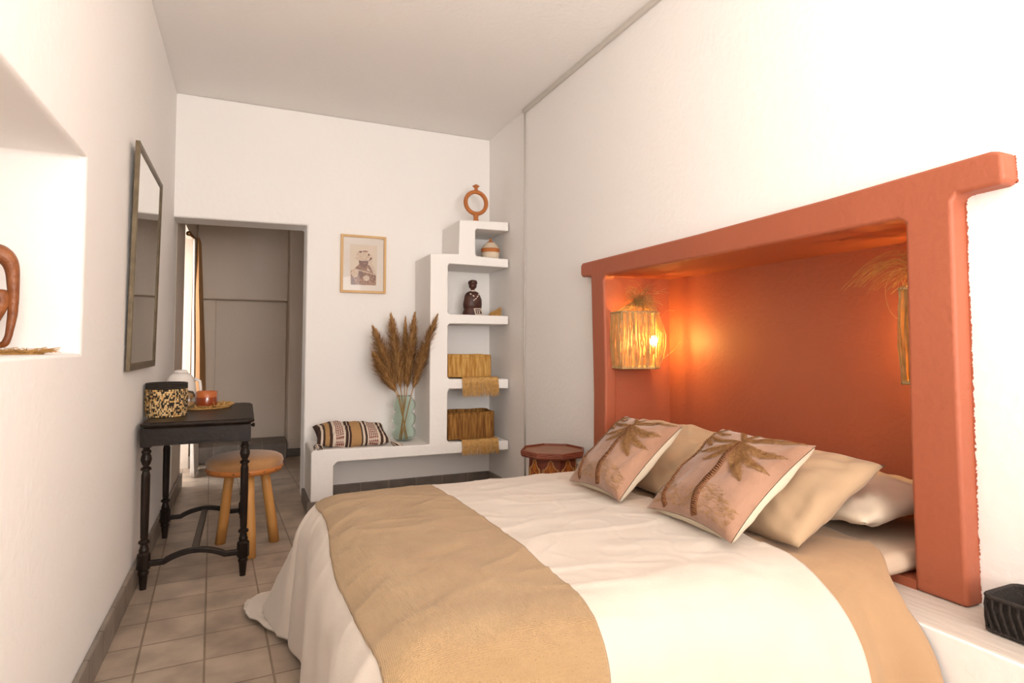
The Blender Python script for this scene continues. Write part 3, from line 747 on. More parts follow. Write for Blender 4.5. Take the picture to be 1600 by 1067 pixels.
for y in (3.045, 3.805):
    bm = bmesh.new(); pts = []
    for i in range(25):
        t = i / 24; e = min(t, 1 - t)
        z = 0.108 if e < 0.17 else 0.108 + (-0.008 if e < 0.2 else 0.0) + 0.034 * sin((e - 0.17) / 0.33 * pi / 2) ** 0.8
        pts.append((-0.370 + 0.363 * t, y, z))
    ribbon(bm, pts, 0.024, 0.024); bevel(make('stretcher', rel(bm, tb), M['dark_wood'], tb), 0.004, 2)
bm = bmesh.new(); ribbon(bm, [(-0.19, 3.055, 0.135), (-0.19, 3.795, 0.135)], 0.030, 0.016); bevel(make('cross_rail', rel(bm, tb), M['dark_wood'], tb), 0.004, 2)

# things on the table
TZ = 0.7205
bk = thing('woven_basket', 'round black and straw coiled basket on the dark side table', 'basket', (-0.335, 3.255, TZ))
bm = bmesh.new(); nr = 15
m_b = [M['black_weave'], M['raffia'], mat('pale straw stitch', (0.70, 0.50, 0.25), 0.7)]
rb = random.Random(3)
segs = 118
for k in range(nr):
    zc = 0.005 + k * 0.0085; rr = 0.080 + 0.005 * sin(k / nr * 2.5)
    rings = []
    for s_ in range(segs):
        a = 2 * pi * (s_ + 0.5 * (k % 2)) / segs; off = 0.0012 * (1 if (s_ + k) % 2 else -1)
        rings.append([bm.verts.new(((rr + (0.0048 + off) * cos(t)) * cos(a), (rr + (0.0048 + off) * cos(t)) * sin(a), zc + 0.0052 * sin(t))) for t in (-1.9, -0.95, 0, 0.95, 1.9)])
    for s_ in range(segs):
        q = rb.random(); mi = 0 if q < 0.44 else (1 if q < 0.68 else 2)
        for t in range(4):
            f = bm.faces.new((rings[s_][t], rings[(s_ + 1) % segs][t], rings[(s_ + 1) % segs][t + 1], rings[s_][t + 1])); f.material_index = mi
make('woven_body', bm, None, bk, smooth=True, mats=m_b)
bm = bmesh.new(); lathe(bm, [(0.0, 0.003), (0.078, 0.003), (0.080, 0.12), (0.081, 0.131)], 48); make('lining', bm, M['black_weave'], bk, smooth=True, recalc=False)
bm = bmesh.new()
for k in range(3): lathe(bm, [(0.0835 + 0.0055 * cos(t), 0.134 + k * 0.0095 + 0.0052 * sin(t)) for t in [2 * pi * q / 8 for q in range(9)]], 48)
make('rim', bm, M['black_weave'], bk, smooth=True)
# placemat with raffia fringe
pm = thing('raffia_placemat', 'round raffia placemat with a plaited fringe under the orange candle', 'placemat', (-0.205, 3.63, TZ))
bm = bmesh.new(); lathe(bm, [(0, 0.0), (0.135, 0.0), (0.137, 0.004), (0.13, 0.007), (0, 0.007)], 40); make('mat', bm, M['raffia'], pm, smooth=True)
bm = bmesh.new()
for k in range(46):
    a = 2 * pi * k / 46; r0 = 0.135
    for q in range(9):
        a1 = a + rb.uniform(-0.08, 0.08); l = rb.uniform(0.012, 0.032)
        p0 = Vector(((r0 - 0.006) * cos(a1), (r0 - 0.006) * sin(a1), 0.006)); d = Vector((cos(a1 + rb.uniform(-1.2, 1.2)), sin(a1 + rb.uniform(-1.2, 1.2)), rb.uniform(0, 0.5))).normalized() * l
        tube(bm, [p0, p0 + d * 0.6 + Vector((0, 0, 0.006)), p0 + d + Vector((0, 0, rb.uniform(-0.002, 0.010)))], 0.0034, 4, r2=0.0014, cap=False)
make('fringe', bm, M['raffia'], pm)
cd = thing('candle', 'orange glass candle on the raffia placemat', 'candle', (-0.185, 3.63, TZ + 0.0075))
bm = bmesh.new(); lathe(bm, [(0, 0), (0.048, 0), (0.052, 0.006), (0.052, 0.078), (0.049, 0.080), (0.047, 0.077), (0.047, 0.052), (0, 0.052)], 40); make('glass', bm, M['candle_glass'], cd, smooth=True)
bm = bmesh.new(); lathe(bm, [(0.0524, 0.004), (0.0528, 0.008), (0.0528, 0.046), (0.0524, 0.048)], 40); make('wax', bm, M['candle_dark'], cd, smooth=True)
bm = bmesh.new(); tube(bm, [(0, 0, 0.05), (0.001, 0, 0.066)], 0.0012, 5); make('wick', bm, M['black_weave'], cd)
kt = thing('kettle', 'white rounded kettle behind the coiled basket on the side table', 'kettle', (-0.322, 3.775, TZ))
bm = bmesh.new(); lathe(bm, [(0, 0.012), (0.070, 0.012), (0.076, 0.02), (0.078, 0.06), (0.076, 0.10), (0.069, 0.14), (0.055, 0.168), (0.036, 0.182), (0, 0.187)], 40); make('body', bm, M['white_plastic'], kt, smooth=True)
bm = bmesh.new(); lathe(bm, [(0, 0), (0.074, 0), (0.078, 0.006), (0.072, 0.012), (0, 0.012)], 32); make('base', bm, M['grey_plastic'], kt, smooth=True)
bm = bmesh.new(); lathe(bm, [(0.034, 0.184), (0.034, 0.190), (0.026, 0.198), (0, 0.200)], 24); make('lid', bm, M['white_plastic'], kt, smooth=True)
bm = bmesh.new(); tube(bm, [(0.068, -0.01, 0.15), (0.094, -0.012, 0.135), (0.100, -0.012, 0.09), (0.094, -0.012, 0.05), (0.075, -0.01, 0.035)], 0.008, 8); make('handle', bm, M['white_plastic'], kt, smooth=True)
jr = thing('drinking_glass', 'small clear upturned glass beside the kettle on the side table', 'glass', (-0.262, 3.50, TZ))
bm = bmesh.new(); lathe(bm, [(0.030, 0), (0.031, 0.04), (0.029, 0.075), (0.020, 0.09), (0, 0.094), (0, 0.090), (0.018, 0.086), (0.026, 0.073), (0.028, 0.04), (0.027, 0.0), (0.030, 0)], 28)
o = make('glass_body', bm, M['glass'], jr, smooth=True); jr.location.z = TZ + 0.008

# ------------------------------------------------------------------ stool
st = thing('stool', 'round wooden stool with tan leather seat and three splayed legs', 'stool', (0.012, 3.44, 0))
bm = bmesh.new(); lathe(bm, [(0, 0.405), (0.165, 0.405), (0.176, 0.412), (0.183, 0.432), (0.187, 0.452), (0.180, 0.470), (0.16, 0.482), (0.11, 0.492), (0, 0.496)], 48)
make('seat', bm, M['suede'], st, smooth=True)
bm = bmesh.new(); lathe(bm, [(0.172, 0.402), (0.181, 0.402), (0.187, 0.424), (0.181, 0.430)], 48); bd = make('leather_band', bm, M['leather'], st, smooth=True)
bm = bmesh.new()
for k in range(16):
    a = 2 * pi * k / 16 + 0.1
    bmesh.ops.create_uvsphere(bm, u_segments=8, v_segments=5, radius=0.005, matrix=Matrix.Translation((0.185 * cos(a), 0.185 * sin(a), 0.418)))
nl = make('nails', bm, M['brass'], bd, smooth=True); nl['kind'] = 'stuff'
for fx, fy in ((-0.115, 0.135), (0.030, -0.170), (0.150, 0.060)):
    bm = bmesh.new(); q = Vector((fx, fy, 0)); tp = Vector((fx * 0.62, fy * 0.62, 0.407))
    tube(bm, [q, q.lerp(tp, 0.3) + Vector((0.002, 0, 0)), q.lerp(tp, 0.7), tp], [0.026, 0.0255, 0.024, 0.0235], 14)
    make('leg', bm, M['pale_wood'], st, smooth=True)

# ------------------------------------------------------------------ octagonal side table
oc = thing('octagonal_table', 'small painted red octagonal table standing behind the bed', 'table', (1.532, 2.880, 0), radians(12))
def octo(r, a0=22.5): return [(r * cos(radians(a0 + 45 * k)), r * sin(radians(a0 + 45 * k))) for k in range(8)]
bm = bmesh.new(); rows = []
for r, z in ((0.135, 0.458), (0.172, 0.462), (0.178, 0.470), (0.180, 0.492), (0.176, 0.497), (0.168, 0.497), (0.166, 0.486), (0.0, 0.486)):
    rows.append([bm.verts.new((x, y, z)) for x, y in octo(r)] if r else [bm.verts.new((0, 0, z))])
for i in range(len(rows) - 1):
    for k in range(8):
        if len(rows[i + 1]) == 1: f = bm.faces.new((rows[i][k], rows[i][(k + 1) % 8], rows[i + 1][0]))
        else: f = bm.faces.new((rows[i][k], rows[i][(k + 1) % 8], rows[i + 1][(k + 1) % 8], rows[i + 1][k]))
        f.material_index = 1 if i >= 6 else 0
tt = make('table_top', bm, None, oc, mats=[M['moroccan_red'], M['moroccan_top']])
bm = bmesh.new(); V = octo(0.1785)
for k in range(8):
    a = Vector((*V[k], 0)); b_ = Vector((*V[(k + 1) % 8], 0))
    for ph, rz_ in ((0, 0.0045), (1, -0.004)):
        pts = [a.lerp(b_, t / 24) * 1.006 + Vector((0, 0, 0.480 + 0.006 * abs(sin(t / 24 * pi * 2 + ph * 0)) * (1 if ph == 0 else 0.6) + rz_ - 0.003)) for t in range(25)]
        tube(bm, pts, 0.0011, 4)
sc1 = make('scrollwork', bm, M['moroccan_pink'], tt)
bm = bmesh.new(); prism(bm, octo(0.132), 2, 0.0, 0.459); make('body', bm, M['moroccan_red'], oc)
V = octo(0.1325)
for k in range(8):
    a = Vector((*V[k], 0)); b_ = Vector((*V[(k + 1) % 8], 0)); n_ = ((a + b_) / 2).normalized(); t_ = (b_ - a).normalized(); wd = (b_ - a).length; mid = (a + b_) / 2
    def W(x, z, o_=0.0): return mid + t_ * x * wd + n_ * o_ + Vector((0, 0, z))
    arch = [(-0.36, 0.03), (-0.36, 0.40), (-0.22, 0.415), (-0.13, 0.428), (-0.12, 0.442), (0, 0.453), (0.12, 0.442), (0.13, 0.428), (0.22, 0.415), (0.36, 0.40), (0.36, 0.03)]
    bm = bmesh.new(); f1 = [bm.verts.new(W(x, z, 0.0012)) for x, z in arch]; bm.faces.new(f1)
    tube(bm, [W(x, z, 0.002) for x, z in arch], 0.0022, 5, mi=1)
    for s in (-1, 1): tube(bm, [W(0.44 * s, 0.03, 0.002), W(0.44 * s, 0.40, 0.002), W(0.36 * s, 0.41, 0.002)], 0.0016, 4, mi=1)
    for zc in (0.365, 0.25, 0.13):
        ring_ = [W(0.19 * cos(t), zc + 0.024 * sin(t), 0.003) for t in [2 * pi * q / 18 for q in range(19)]]
        tube(bm, ring_, 0.0022, 4, mi=2)
        bm.faces.new([bm.verts.new(W(0.11 * cos(t), zc + 0.014 * sin(t), 0.0028)) for t in [2 * pi * q / 12 for q in range(12)]]).material_index = 3
        for s in (-1, 1):
            tube(bm, [W(0, zc - 0.03, 0.003), W(0.10 * s, zc - 0.04, 0.003), W(0.22 * s, zc - 0.034, 0.003), W(0.26 * s, zc - 0.05, 0.003)], 0.002, 4, mi=2)
            tube(bm, [W(0, zc - 0.03, 0.003), W(0.08 * s, zc - 0.055, 0.003), W(0.02 * s, zc - 0.07, 0.003)], 0.002, 4, mi=2)
    tube(bm, [W(0, 0.392, 0.003), W(0.08, 0.405, 0.003), W(0, 0.43, 0.003), W(-0.08, 0.405, 0.003), W(0, 0.392, 0.003)], 0.0018, 4, mi=2)
    make('painted_panel', bm, None, oc, mats=[M['moroccan_panel'], M['moroccan_line'], M['moroccan_orange'], M['moroccan_blue']], recalc=False)

# ------------------------------------------------------------------ baskets and fringed mats on the shelves
def rrect(w, d, r, n=6):
    P = []
    for cx, cy, a0 in ((w - r, d - r, 0), (-w + r, d - r, 90), (-w + r, -d + r, 180), (w - r, -d + r, 270)):
        for k in range(n + 1): a = radians(a0 + 90 * k / n); P.append((cx + r * cos(a), cy + r * sin(a)))
    return P
def resample(P, n):
    P = [Vector(p) for p in P] + [Vector(P[0])]; L_ = [0]
    for i in range(len(P) - 1): L_.append(L_[-1] + (P[i + 1] - P[i]).length)
    out = []; j = 0
    for k in range(n):
        s = L_[-1] * k / n
        while L_[j + 1] < s: j += 1
        t = (s - L_[j]) / (L_[j + 1] - L_[j]); p = P[j].lerp(P[j + 1], t); d = (P[j + 1] - P[j]).normalized(); out.append((p, Vector((d.y, -d.x))))
    return out
def palm_basket(label, loc, w, d, h, mt, seed, group):
    r_ = random.Random(seed)
    t = thing('palm_basket', label, 'basket', loc, 0, group)
    R = resample(rrect(w, d, 0.035), 132)
    bm = bmesh.new(); nz = 14; V = []
    wob = [r_.uniform(-0.0012, 0.0012) for _ in R]
    for j in range(nz + 1):
        z = h * j / nz; row = []
        for i, (p, n_) in enumerate(R):
            o_ = (0.0014 if (i % 3 == 0) else -0.0012) + wob[i] + 0.004 * sin(j / nz * pi) + (0.0018 if j in (1, 3, nz - 2, nz) else 0)
            zz = z + (0.006 * noise.noise(Vector((p.x * 9, p.y * 9, seed))) if j > nz - 3 else 0)
            row.append(bm.verts.new((p.x + n_.x * o_, p.y + n_.y * o_, zz)))
        V.append(row)
    n = len(R)
    for j in range(nz):
        for i in range(n): bm.faces.new((V[j][i], V[j][(i + 1) % n], V[j + 1][(i + 1) % n], V[j + 1][i]))
    bm.faces.new(V[0][::-1])
    I = [bm.verts.new((v.co.x * 0.965, v.co.y * 0.95, v.co.z)) for v in V[-1]]; J = [bm.verts.new((v.co.x * 0.96, v.co.y * 0.94, 0.008)) for v in V[0]]
    for i in range(n):
        i2 = (i + 1) % n
        bm.faces.new((V[-1][i], V[-1][i2], I[i2], I[i])); bm.faces.new((I[i], I[i2], J[i2], J[i]))
    bm.faces.new(J)
    make('woven_body', bm, mt, t)
    # stitched bands near rim and foot
    for zc in (0.012, h * 0.14, h * 0.86, h - 0.004):
        bm = bmesh.new(); pts = [Vector((p.x + n_.x * 0.0035, p.y + n_.y * 0.0035, zc + 0.0012 * (1 if i % 2 else -1) + (0.006 * noise.noise(Vector((p.x * 9, p.y * 9, seed))) if zc > h * 0.9 else 0))) for i, (p, n_) in enumerate(R)]
        tube(bm, pts + [pts[0]], 0.0022, 4); make('stitched_band', bm, mt, t)
    return t
def fringe_mat(label, x0, x1, ztop, drop, seed, group):
    r_ = random.Random(seed)
    t = thing('fringed_mat', label, 'mat', ((x0 + x1) / 2, YS, ztop), 0, group)
    hw = (x1 - x0) / 2
    prof = [(0.24, 0.002), (0.02, 0.002), (0.002, 0.003), (-0.006, -0.002), (-0.009, -0.012), (-0.010, -0.030)]
    bm = bmesh.new()
    n = 40
    rows = [[bm.verts.new((-hw + 2 * hw * i / n + 0.003 * noise.noise(Vector((i * .4, k, seed))), y - 0.001 * (i % 2), z)) for i in range(n + 1)] for k, (y, z) in enumerate(prof)]
    rows2 = [[bm.verts.new((v.co.x, v.co.y - (0.003 if k > 2 else 0), v.co.z + (0.003 if k <= 2 else 0))) for v in rw] for k, rw in enumerate(rows)]
    for k in range(len(prof) - 1):
        for i in range(n):
            bm.faces.new((rows2[k][i], rows2[k][i + 1], rows2[k + 1][i + 1], rows2[k + 1][i])); bm.faces.new((rows[k][i], rows[k + 1][i], rows[k + 1][i + 1], rows[k][i + 1]))
    make('woven_mat', bm, M['raffia'], t, recalc=False)
    bm = bmesh.new()
    for k in range(330):
        x = r_.uniform(-hw, hw); l = drop * r_.uniform(0.75, 1.08); sx = r_.uniform(-0.008, 0.008)
        tube(bm, [(x, -0.012, -0.022), (x + sx * 0.4, -0.015 - r_.uniform(0, 0.004), -0.022 - (l - 0.022) * 0.5), (x + sx, -0.013 - r_.uniform(0, 0.008), -l)], 0.0013, 3, cap=False)
    make('fringe', bm, M['raffia'], t)
    return t
palm_basket('rectangular golden woven basket on the middle shelf above the darker one', (1.452, 4.075, 0.8345), 0.165, 0.115, 0.158, M['basket'], 1, 'baskets on the shelves')
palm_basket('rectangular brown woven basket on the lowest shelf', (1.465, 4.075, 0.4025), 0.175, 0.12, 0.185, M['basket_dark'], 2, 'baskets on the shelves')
fringe_mat('raffia mat with fringe hanging from the middle shelf under the golden basket', 1.375, 1.645, 0.828, 0.124, 4, 'fringed mats on the shelves')
fringe_mat('raffia mat with fringe hanging from the lowest shelf under the brown basket', 1.375, 1.645, 0.3965, 0.096, 5, 'fringed mats on the shelves')

# ------------------------------------------------------------------ ring vase, lidded pot, figurine
rv = thing('ring_vase', 'terracotta ring shaped vase on the very top of the shelf unit', 'vase', (1.54, 4.09, 1.940))
bm = bmesh.new()
def torus_pt(u, v):
    a = 2 * pi * u; t = 2 * pi * v
    return Vector(((0.081 + 0.0145 * cos(t)) * cos(a), 0.021 * sin(t), 0.170 + (0.081 + 0.0145 * cos(t)) * sin(a)))
nu, nv = 64, 14
V = [[bm.verts.new(torus_pt(i / nu, j / nv)) for j in range(nv)] for i in range(nu)]
for i in range(nu):
    for j in range(nv): bm.faces.new((V[i][j], V[(i + 1) % nu][j], V[(i + 1) % nu][(j + 1) % nv], V[i][(j + 1) % nv]))
make('ring', bm, M['terracotta_clay'], rv, smooth=True)
bm = bmesh.new(); lathe(bm, [(0, 0), (0.030, 0), (0.030, 0.006), (0.024, 0.03), (0.017, 0.055), (0.022, 0.078), (0.026, 0.085)], 24, sy=0.8); make('foot', bm, M['terracotta_clay'], rv, smooth=True)
bm = bmesh.new(); lathe(bm, [(0.026, 0.252), (0.014, 0.262), (0.012, 0.278), (0.016, 0.286), (0.026, 0.292), (0.026, 0.296), (0.014, 0.302), (0.010, 0.306), (0, 0.306)], 24); make('neck', bm, M['terracotta_clay'], rv, smooth=True)
lp = thing('lidded_pot', 'striped cream and terracotta lidded pot in the top shelf opening', 'pot', (1.635, 4.04, 1.687))
prof = [(0, 0), (0.056, 0), (0.062, 0.012), (0.066, 0.035), (0.066, 0.048), (0.0675, 0.049), (0.0675, 0.078), (0.064, 0.079), (0.056, 0.098), (0.042, 0.114), (0.032, 0.122)]
bm = bmesh.new(); lathe(bm, prof, 36, mfun=lambda i: 1 if 5 <= i <= 6 else 0); make('body', bm, None, lp, smooth=True, mats=[M['clay_white'], M['terracotta_clay']])
bm = bmesh.new(); lathe(bm, [(0.033, 0.121), (0.022, 0.130), (0.010, 0.137), (0.007, 0.143), (0.010, 0.149), (0.008, 0.155), (0, 0.157)], 24); make('lid', bm, M['terracotta_clay'], lp, smooth=True)

fg = thing('figurine', 'small dark brown seated figurine with white painted marks on the shelf', 'figurine', (1.520, 4.10, 1.274))
bm = bmesh.new(); lathe(bm, [(0, 0), (0.082, 0), (0.080, 0.012), (0.066, 0.045), (0.058, 0.07), (0.05, 0.08), (0, 0.085)], 28, sy=0.75)
for v in bm.verts: v.co += Vector((0.006 * noise.noise(v.co * 25), 0.006 * noise.noise(v.co * 25 + Vector((5, 0, 0))), 0))
sk = make('skirt', bm, M['dark_carved'], fg, smooth=True)
bm = bmesh.new(); lathe(bm, [(0.045, 0.045), (0.068, 0.055), (0.072, 0.085), (0.068, 0.12), (0.058, 0.150), (0.048, 0.168), (0.030, 0.178), (0.014, 0.182), (0, 0.183)], 28, sy=0.7)
for v in bm.verts: v.co += Vector((0.008 * noise.noise(v.co * 22), 0.006 * noise.noise(v.co * 25 + Vector((5, 0, 0))), 0))
shl = make('shawl', bm, M['dark_carved'], fg, smooth=True)
bm = bmesh.new(); lathe(bm, [(0.020, 0.172), (0.014, 0.186), (0.014, 0.196), (0.023, 0.202), (0.029, 0.214), (0.029, 0.228), (0.024, 0.242), (0, 0.25)], 24)
make('head', bm, M['dark_carved'], fg, smooth=True)
bm = bmesh.new(); lathe(bm, [(0.024, 0.228), (0.032, 0.232), (0.035, 0.243), (0.030, 0.254), (0.018, 0.262), (0, 0.265)], 24)
for v in bm.verts: v.co += v.co.normalized() * 0.005 * noise.noise(v.co * 45)
make('headwrap', bm, M['dark_carved'], fg, smooth=True)
bm = bmesh.new(); lathe(bm, [(0.0145, 0.187), (0.019, 0.183), (0.022, 0.176), (0.020, 0.172)], 24); make('collar', bm, M['ink_white'], fg, smooth=True)
bm = bmesh.new()
for x, z, a in ((-0.032, 0.155, -0.6), (-0.012, 0.142, -0.7), (0.006, 0.122, 0.7), (0.020, 0.138, 0.9), (0.030, 0.155, 1.4), (-0.008, 0.112, 0.8)):
    y = -0.7 * sqrt(max(0.0001, 0.066 ** 2 - x * x)) - 0.004
    m_ = Matrix.Translation((x, y, z)) @ Matrix.Rotation(-a, 4, 'Y')
    bmesh.ops.create_cube(bm, size=1, matrix=m_ @ Matrix.Diagonal((0.013, 0.008, 0.006, 1)))
wm = make('white_marks', bm, M['ink_white'], shl); wm['kind'] = 'stuff'
bm = bmesh.new()
def slab(x0, x1, z0, z1): 
    vs = box(bm, x0, x1, -0.068, -0.062, z0, z1)
    for v in vs: v.co.y += (v.co.z - 0.002) * 0.25; v.co.x += -(v.co.z) * 0.2
for a in ((-0.002, 0.058, 0.002, 0.010), (-0.002, 0.058, 0.046, 0.052), (-0.002, 0.006, 0.002, 0.052), (0.051, 0.058, 0.002, 0.052), (0.010, 0.048, 0.034, 0.038), (0.016, 0.022, 0.014, 0.03), (0.032, 0.038, 0.014, 0.03)): slab(*a)
make('patterned_apron', bm, M['ink_white'], sk)

def grass_tuft(label, loc, n, spread, height, lean, seed):
    r_ = random.Random(seed); bm = bmesh.new()
    for k in range(n):
        x = r_.uniform(-spread, spread); y = r_.uniform(-0.02, 0.02); h = height * (0.35 + 0.65 * (x / spread + 1) / 2) * r_.uniform(0.6, 1.0)
        dx = lean * h * r_.uniform(0.3, 1.2)
        tube(bm, [(x, y, 0.0), (x + dx * 0.5, y + r_.uniform(-0.004, 0.004), h * 0.6), (x + dx, y + r_.uniform(-0.01, 0.01), h)], 0.0022, 3, r2=0.0008, cap=False)
    o = make('dried_grass', bm, M['pampas'] if seed % 2 else M['raffia']); o.location = loc
    return tag(o, label, 'dried grass')
grass_tuft('golden dried grass lying right of the dark figurine on the shelf', (1.665, 4.03, 1.270), 260, 0.042, 0.075, 0.25, 12)
grass_tuft('tiny tuft of dried grass left of the dark figurine on the shelf', (1.296, 4.05, 1.272), 60, 0.012, 0.04, 0.1, 14)

# ------------------------------------------------------------------ vase with pampas grass
vs_ = thing('glass_vase', 'pale green bubble shaped glass vase on the low bench', 'vase', (1.022, 4.125, 0.3985))
outer = [(0, 0.0), (0.052, 0.0)] 
def bulge(z0, z1, r0, r1, n=7): return [(r0 + (r1 - r0) * sin(pi * k / n) ** 0.75, z0 + (z1 - z0) * k / n) for k in range(1, n + 1)]
outer += bulge(0.0, 0.095, 0.054, 0.079) + bulge(0.095, 0.195, 0.054, 0.079) + bulge(0.195, 0.29, 0.052, 0.077) + [(0.048, 0.300), (0.052, 0.310)]
inner = [(max(0, r - 0.004), z + (0.004 if z < 0.01 else 0)) for r, z in outer][::-1]
bm = bmesh.new()
prof = outer + inner
seg = 48; rings = []
for r, z in prof:
    if r <= 1e-6: rings.append([bm.verts.new((0, 0, z))])
    else: rings.append([bm.verts.new((r * (1 + 0.05 * cos(4 * 2 * pi * k / seg)) * cos(2 * pi * k / seg), r * (1 + 0.05 * cos(4 * 2 * pi * k / seg)) * sin(2 * pi * k / seg), z)) for k in range(seg)])
for i in range(len(rings) - 1):
    a, b_ = rings[i], rings[i + 1]
    for k in range(seg):
        k2 = (k + 1) % seg
        if len(a) == 1 and len(b_) == 1: break
        if len(a) == 1: bm.faces.new((a[0], b_[k2], b_[k]))
        elif len(b_) == 1: bm.faces.new((a[k], a[k2], b_[0]))
        else: bm.faces.new((a[k], a[k2], b_[k2], b_[k]))
make('glass_body', bm, M['green_glass'], vs_, smooth=True)
def pampas(label, foot, mouth, tip, width, seed, bend=0.0):
    r_ = random.Random(seed)
    t = thing('pampas_stem', label, 'pampas grass', foot, 0, 'pampas grass in the vase')
    F = Vector(foot); Mo = Vector(mouth) - F; T = Vector(tip) - F
    ax = (T - Mo)
    side = Vector((1, 0, 0)) * bend
    def at(s):  # 0 foot, 1 tip
        if s < 0.3: return Mo * (s / 0.3)
        q = (s - 0.3) / 0.7; return Mo + ax * q + side * q * q * (1 if q < 1 else 1) - side * q * 0.3 + Vector((0, 0, -0.02 * q * q * abs(bend) * 8))
    bm = bmesh.new(); tube(bm, [at(i / 20) for i in range(20)], 0.0042, 6, r2=0.0015); make('stalk', bm, M['pampas'], t, smooth=True)
    bm = bmesh.new()
    for k in range(1900):
        q = r_.random() ** 0.85; s = 0.36 + 0.63 * q; p = at(s); d = (at(min(1, s + 0.03)) - at(s - 0.03)).normalized()
        ang = r_.uniform(0, 2 * pi); u = d.orthogonal().normalized(); v = d.cross(u); out = u * cos(ang) + v * sin(ang)
        wl = width * (sin(min(1, q * 0.90 + 0.12) * pi) ** 0.8 * 0.95 + 0.10) * r_.uniform(0.25, 1.15)
        l = 0.105 * r_.uniform(0.6, 1.25) * (1.2 - 0.75 * q)
        e1 = p + d * l * 0.45 + out * wl * 0.62; e2 = p + d * l + out * wl * 1.02 + Vector((r_.uniform(-.006, .006), 0, -0.016 * r_.random()))
        sd = d.cross(out) * r_.uniform(0.0009, 0.0018); mi = 1 if r_.random() < 0.35 else 0
        a_, b2, c_, d_ = bm.verts.new(p - sd * 0.5), bm.verts.new(p + sd * 0.5), bm.verts.new(e1 + sd * 1.3), bm.verts.new(e1 - sd * 1.3)
        bm.faces.new((a_, b2, c_, d_)).material_index = mi; e_ = bm.verts.new(e2); bm.faces.new((d_, c_, e_)).material_index = mi
    pl = make('plume', bm, None, t, recalc=False, mats=[M['pampas'], M['pampas_dark']])
    return t
fz = 0.405
pampas('leftmost pampas plume in the glass vase, leaning far to the left', (1.045, 4.12, fz), (0.985, 4.12, 0.70), (0.800, 4.08, 1.165), 0.085, 1)
pampas('second pampas plume from the left in the glass vase, tall and full', (1.035, 4.14, fz), (1.005, 4.13, 0.70), (0.932, 4.15, 1.255), 0.085, 2)
pampas('thin short pampas plume near the middle of the vase, half hidden behind', (1.01, 4.15, fz), (1.03, 4.15, 0.70), (1.045, 4.20, 1.235), 0.030, 3)
pampas('fourth pampas plume from the left in the glass vase, standing almost upright', (0.99, 4.12, fz), (1.035, 4.12, 0.70), (1.085, 4.10, 1.265), 0.068, 4)
pampas('rightmost pampas plume in the glass vase, its tip drooping right', (0.995, 4.10, fz), (1.060, 4.09, 0.70), (1.150, 3.865, 1.245), 0.062, 5, bend=0.03)
pampas('low pampas plume spreading to the lower left beneath the leftmost tall one', (1.04, 4.10, fz), (0.975, 4.10, 0.70), (0.800, 4.05, 0.99), 0.070, 6)

# ------------------------------------------------------------------ striped cushion on the bench
M['check'] = mat('red white check', (0.5, 0.2, 0.15), 0.85)
def _check():
    m = M['check']; N = m.node_tree.nodes; L = m.node_tree.links; tc = N.new('ShaderNodeTexCoord'); mp_ = N.new('ShaderNodeMapping')
    mp_.inputs['Rotation'].default_value = (0, 0, radians(45)); mp_.inputs['Scale'].default_value = (115, 115, 0.01)
    ck = N.new('ShaderNodeTexChecker'); ck.inputs['Scale'].default_value = 1
    ck.inputs['Color1'].default_value = (0.22, 0.05, 0.035, 1); ck.inputs['Color2'].default_value = (0.72, 0.60, 0.49, 1)
    L.new(tc.outputs['Object'], mp_.inputs[0]); L.new(mp_.outputs[0], ck.inputs[0]); L.new(ck.outputs[0], N['Principled BSDF'].inputs['Base Color'])
_check()
M['stripe_dark'] = mat('dark brown wool', (0.060, 0.028, 0.018), 0.9); M['stripe_white'] = mat('off white wool', (0.72, 0.60, 0.49), 0.9); M['stripe_tan'] = mat('camel wool', (0.47, 0.27, 0.11), 0.9, bump=0.3, bscale=200)
bc = bpy.data.objects.new('striped_cushion', None); COL.objects.link(bc); bc.empty_display_size = 0.05
bc.matrix_world = frame_from((0.655, 4.075, 0.468), (1, 0.02, -0.03), (0.0, 1, 0.30))
tag(bc, 'striped brown and white wool cushion with tassels lying on the low bench', 'cushion')
bands = [(-1, 1), (-0.9, 2), (-0.84, 1), (-0.78, 3), (-0.66, 1), (-0.58, 2), (-0.50, 4), (-0.27, 2), (-0.23, 1), (-0.17, 2), (-0.13, 1), (-0.08, 3), (0.20, 1), (0.25, 2), (0.30, 1), (0.36, 2), (0.40, 4), (0.66, 2), (0.72, 1), (0.80, 2), (0.86, 1), (0.93, 2)]
def bmi(u):
    r = 1
    for a, m_ in bands:
        if u >= a: r = m_
    return {1: 0, 2: 1, 3: 2, 4: 3}[r]
bm = bmesh.new(); n = 100; nv = 22
kw = dict(pinch=0.06, seed=9.0, wr=0.016, pw=0.40)
for s in (1, -1):
    V = [[bm.verts.new(pillow_pt(-1 + 2 * i / n, -1 + 2 * j / nv, 0.235, 0.135, 0.070, s, **kw)) for j in range(nv + 1)] for i in range(n + 1)]
    for i in range(n):
        for j in range(nv):
            vv = (V[i][j], V[i + 1][j], V[i + 1][j + 1], V[i][j + 1]); f = bm.faces.new(vv if s > 0 else vv[::-1]); f.material_index = bmi(-1 + 2 * (i + 0.5) / n)
bmesh.ops.remove_doubles(bm, verts=bm.verts, dist=1e-6)
make('cover', bm, None, bc, smooth=True, mats=[M['stripe_dark'], M['stripe_white'], M['stripe_tan'], M['check']], recalc=False)
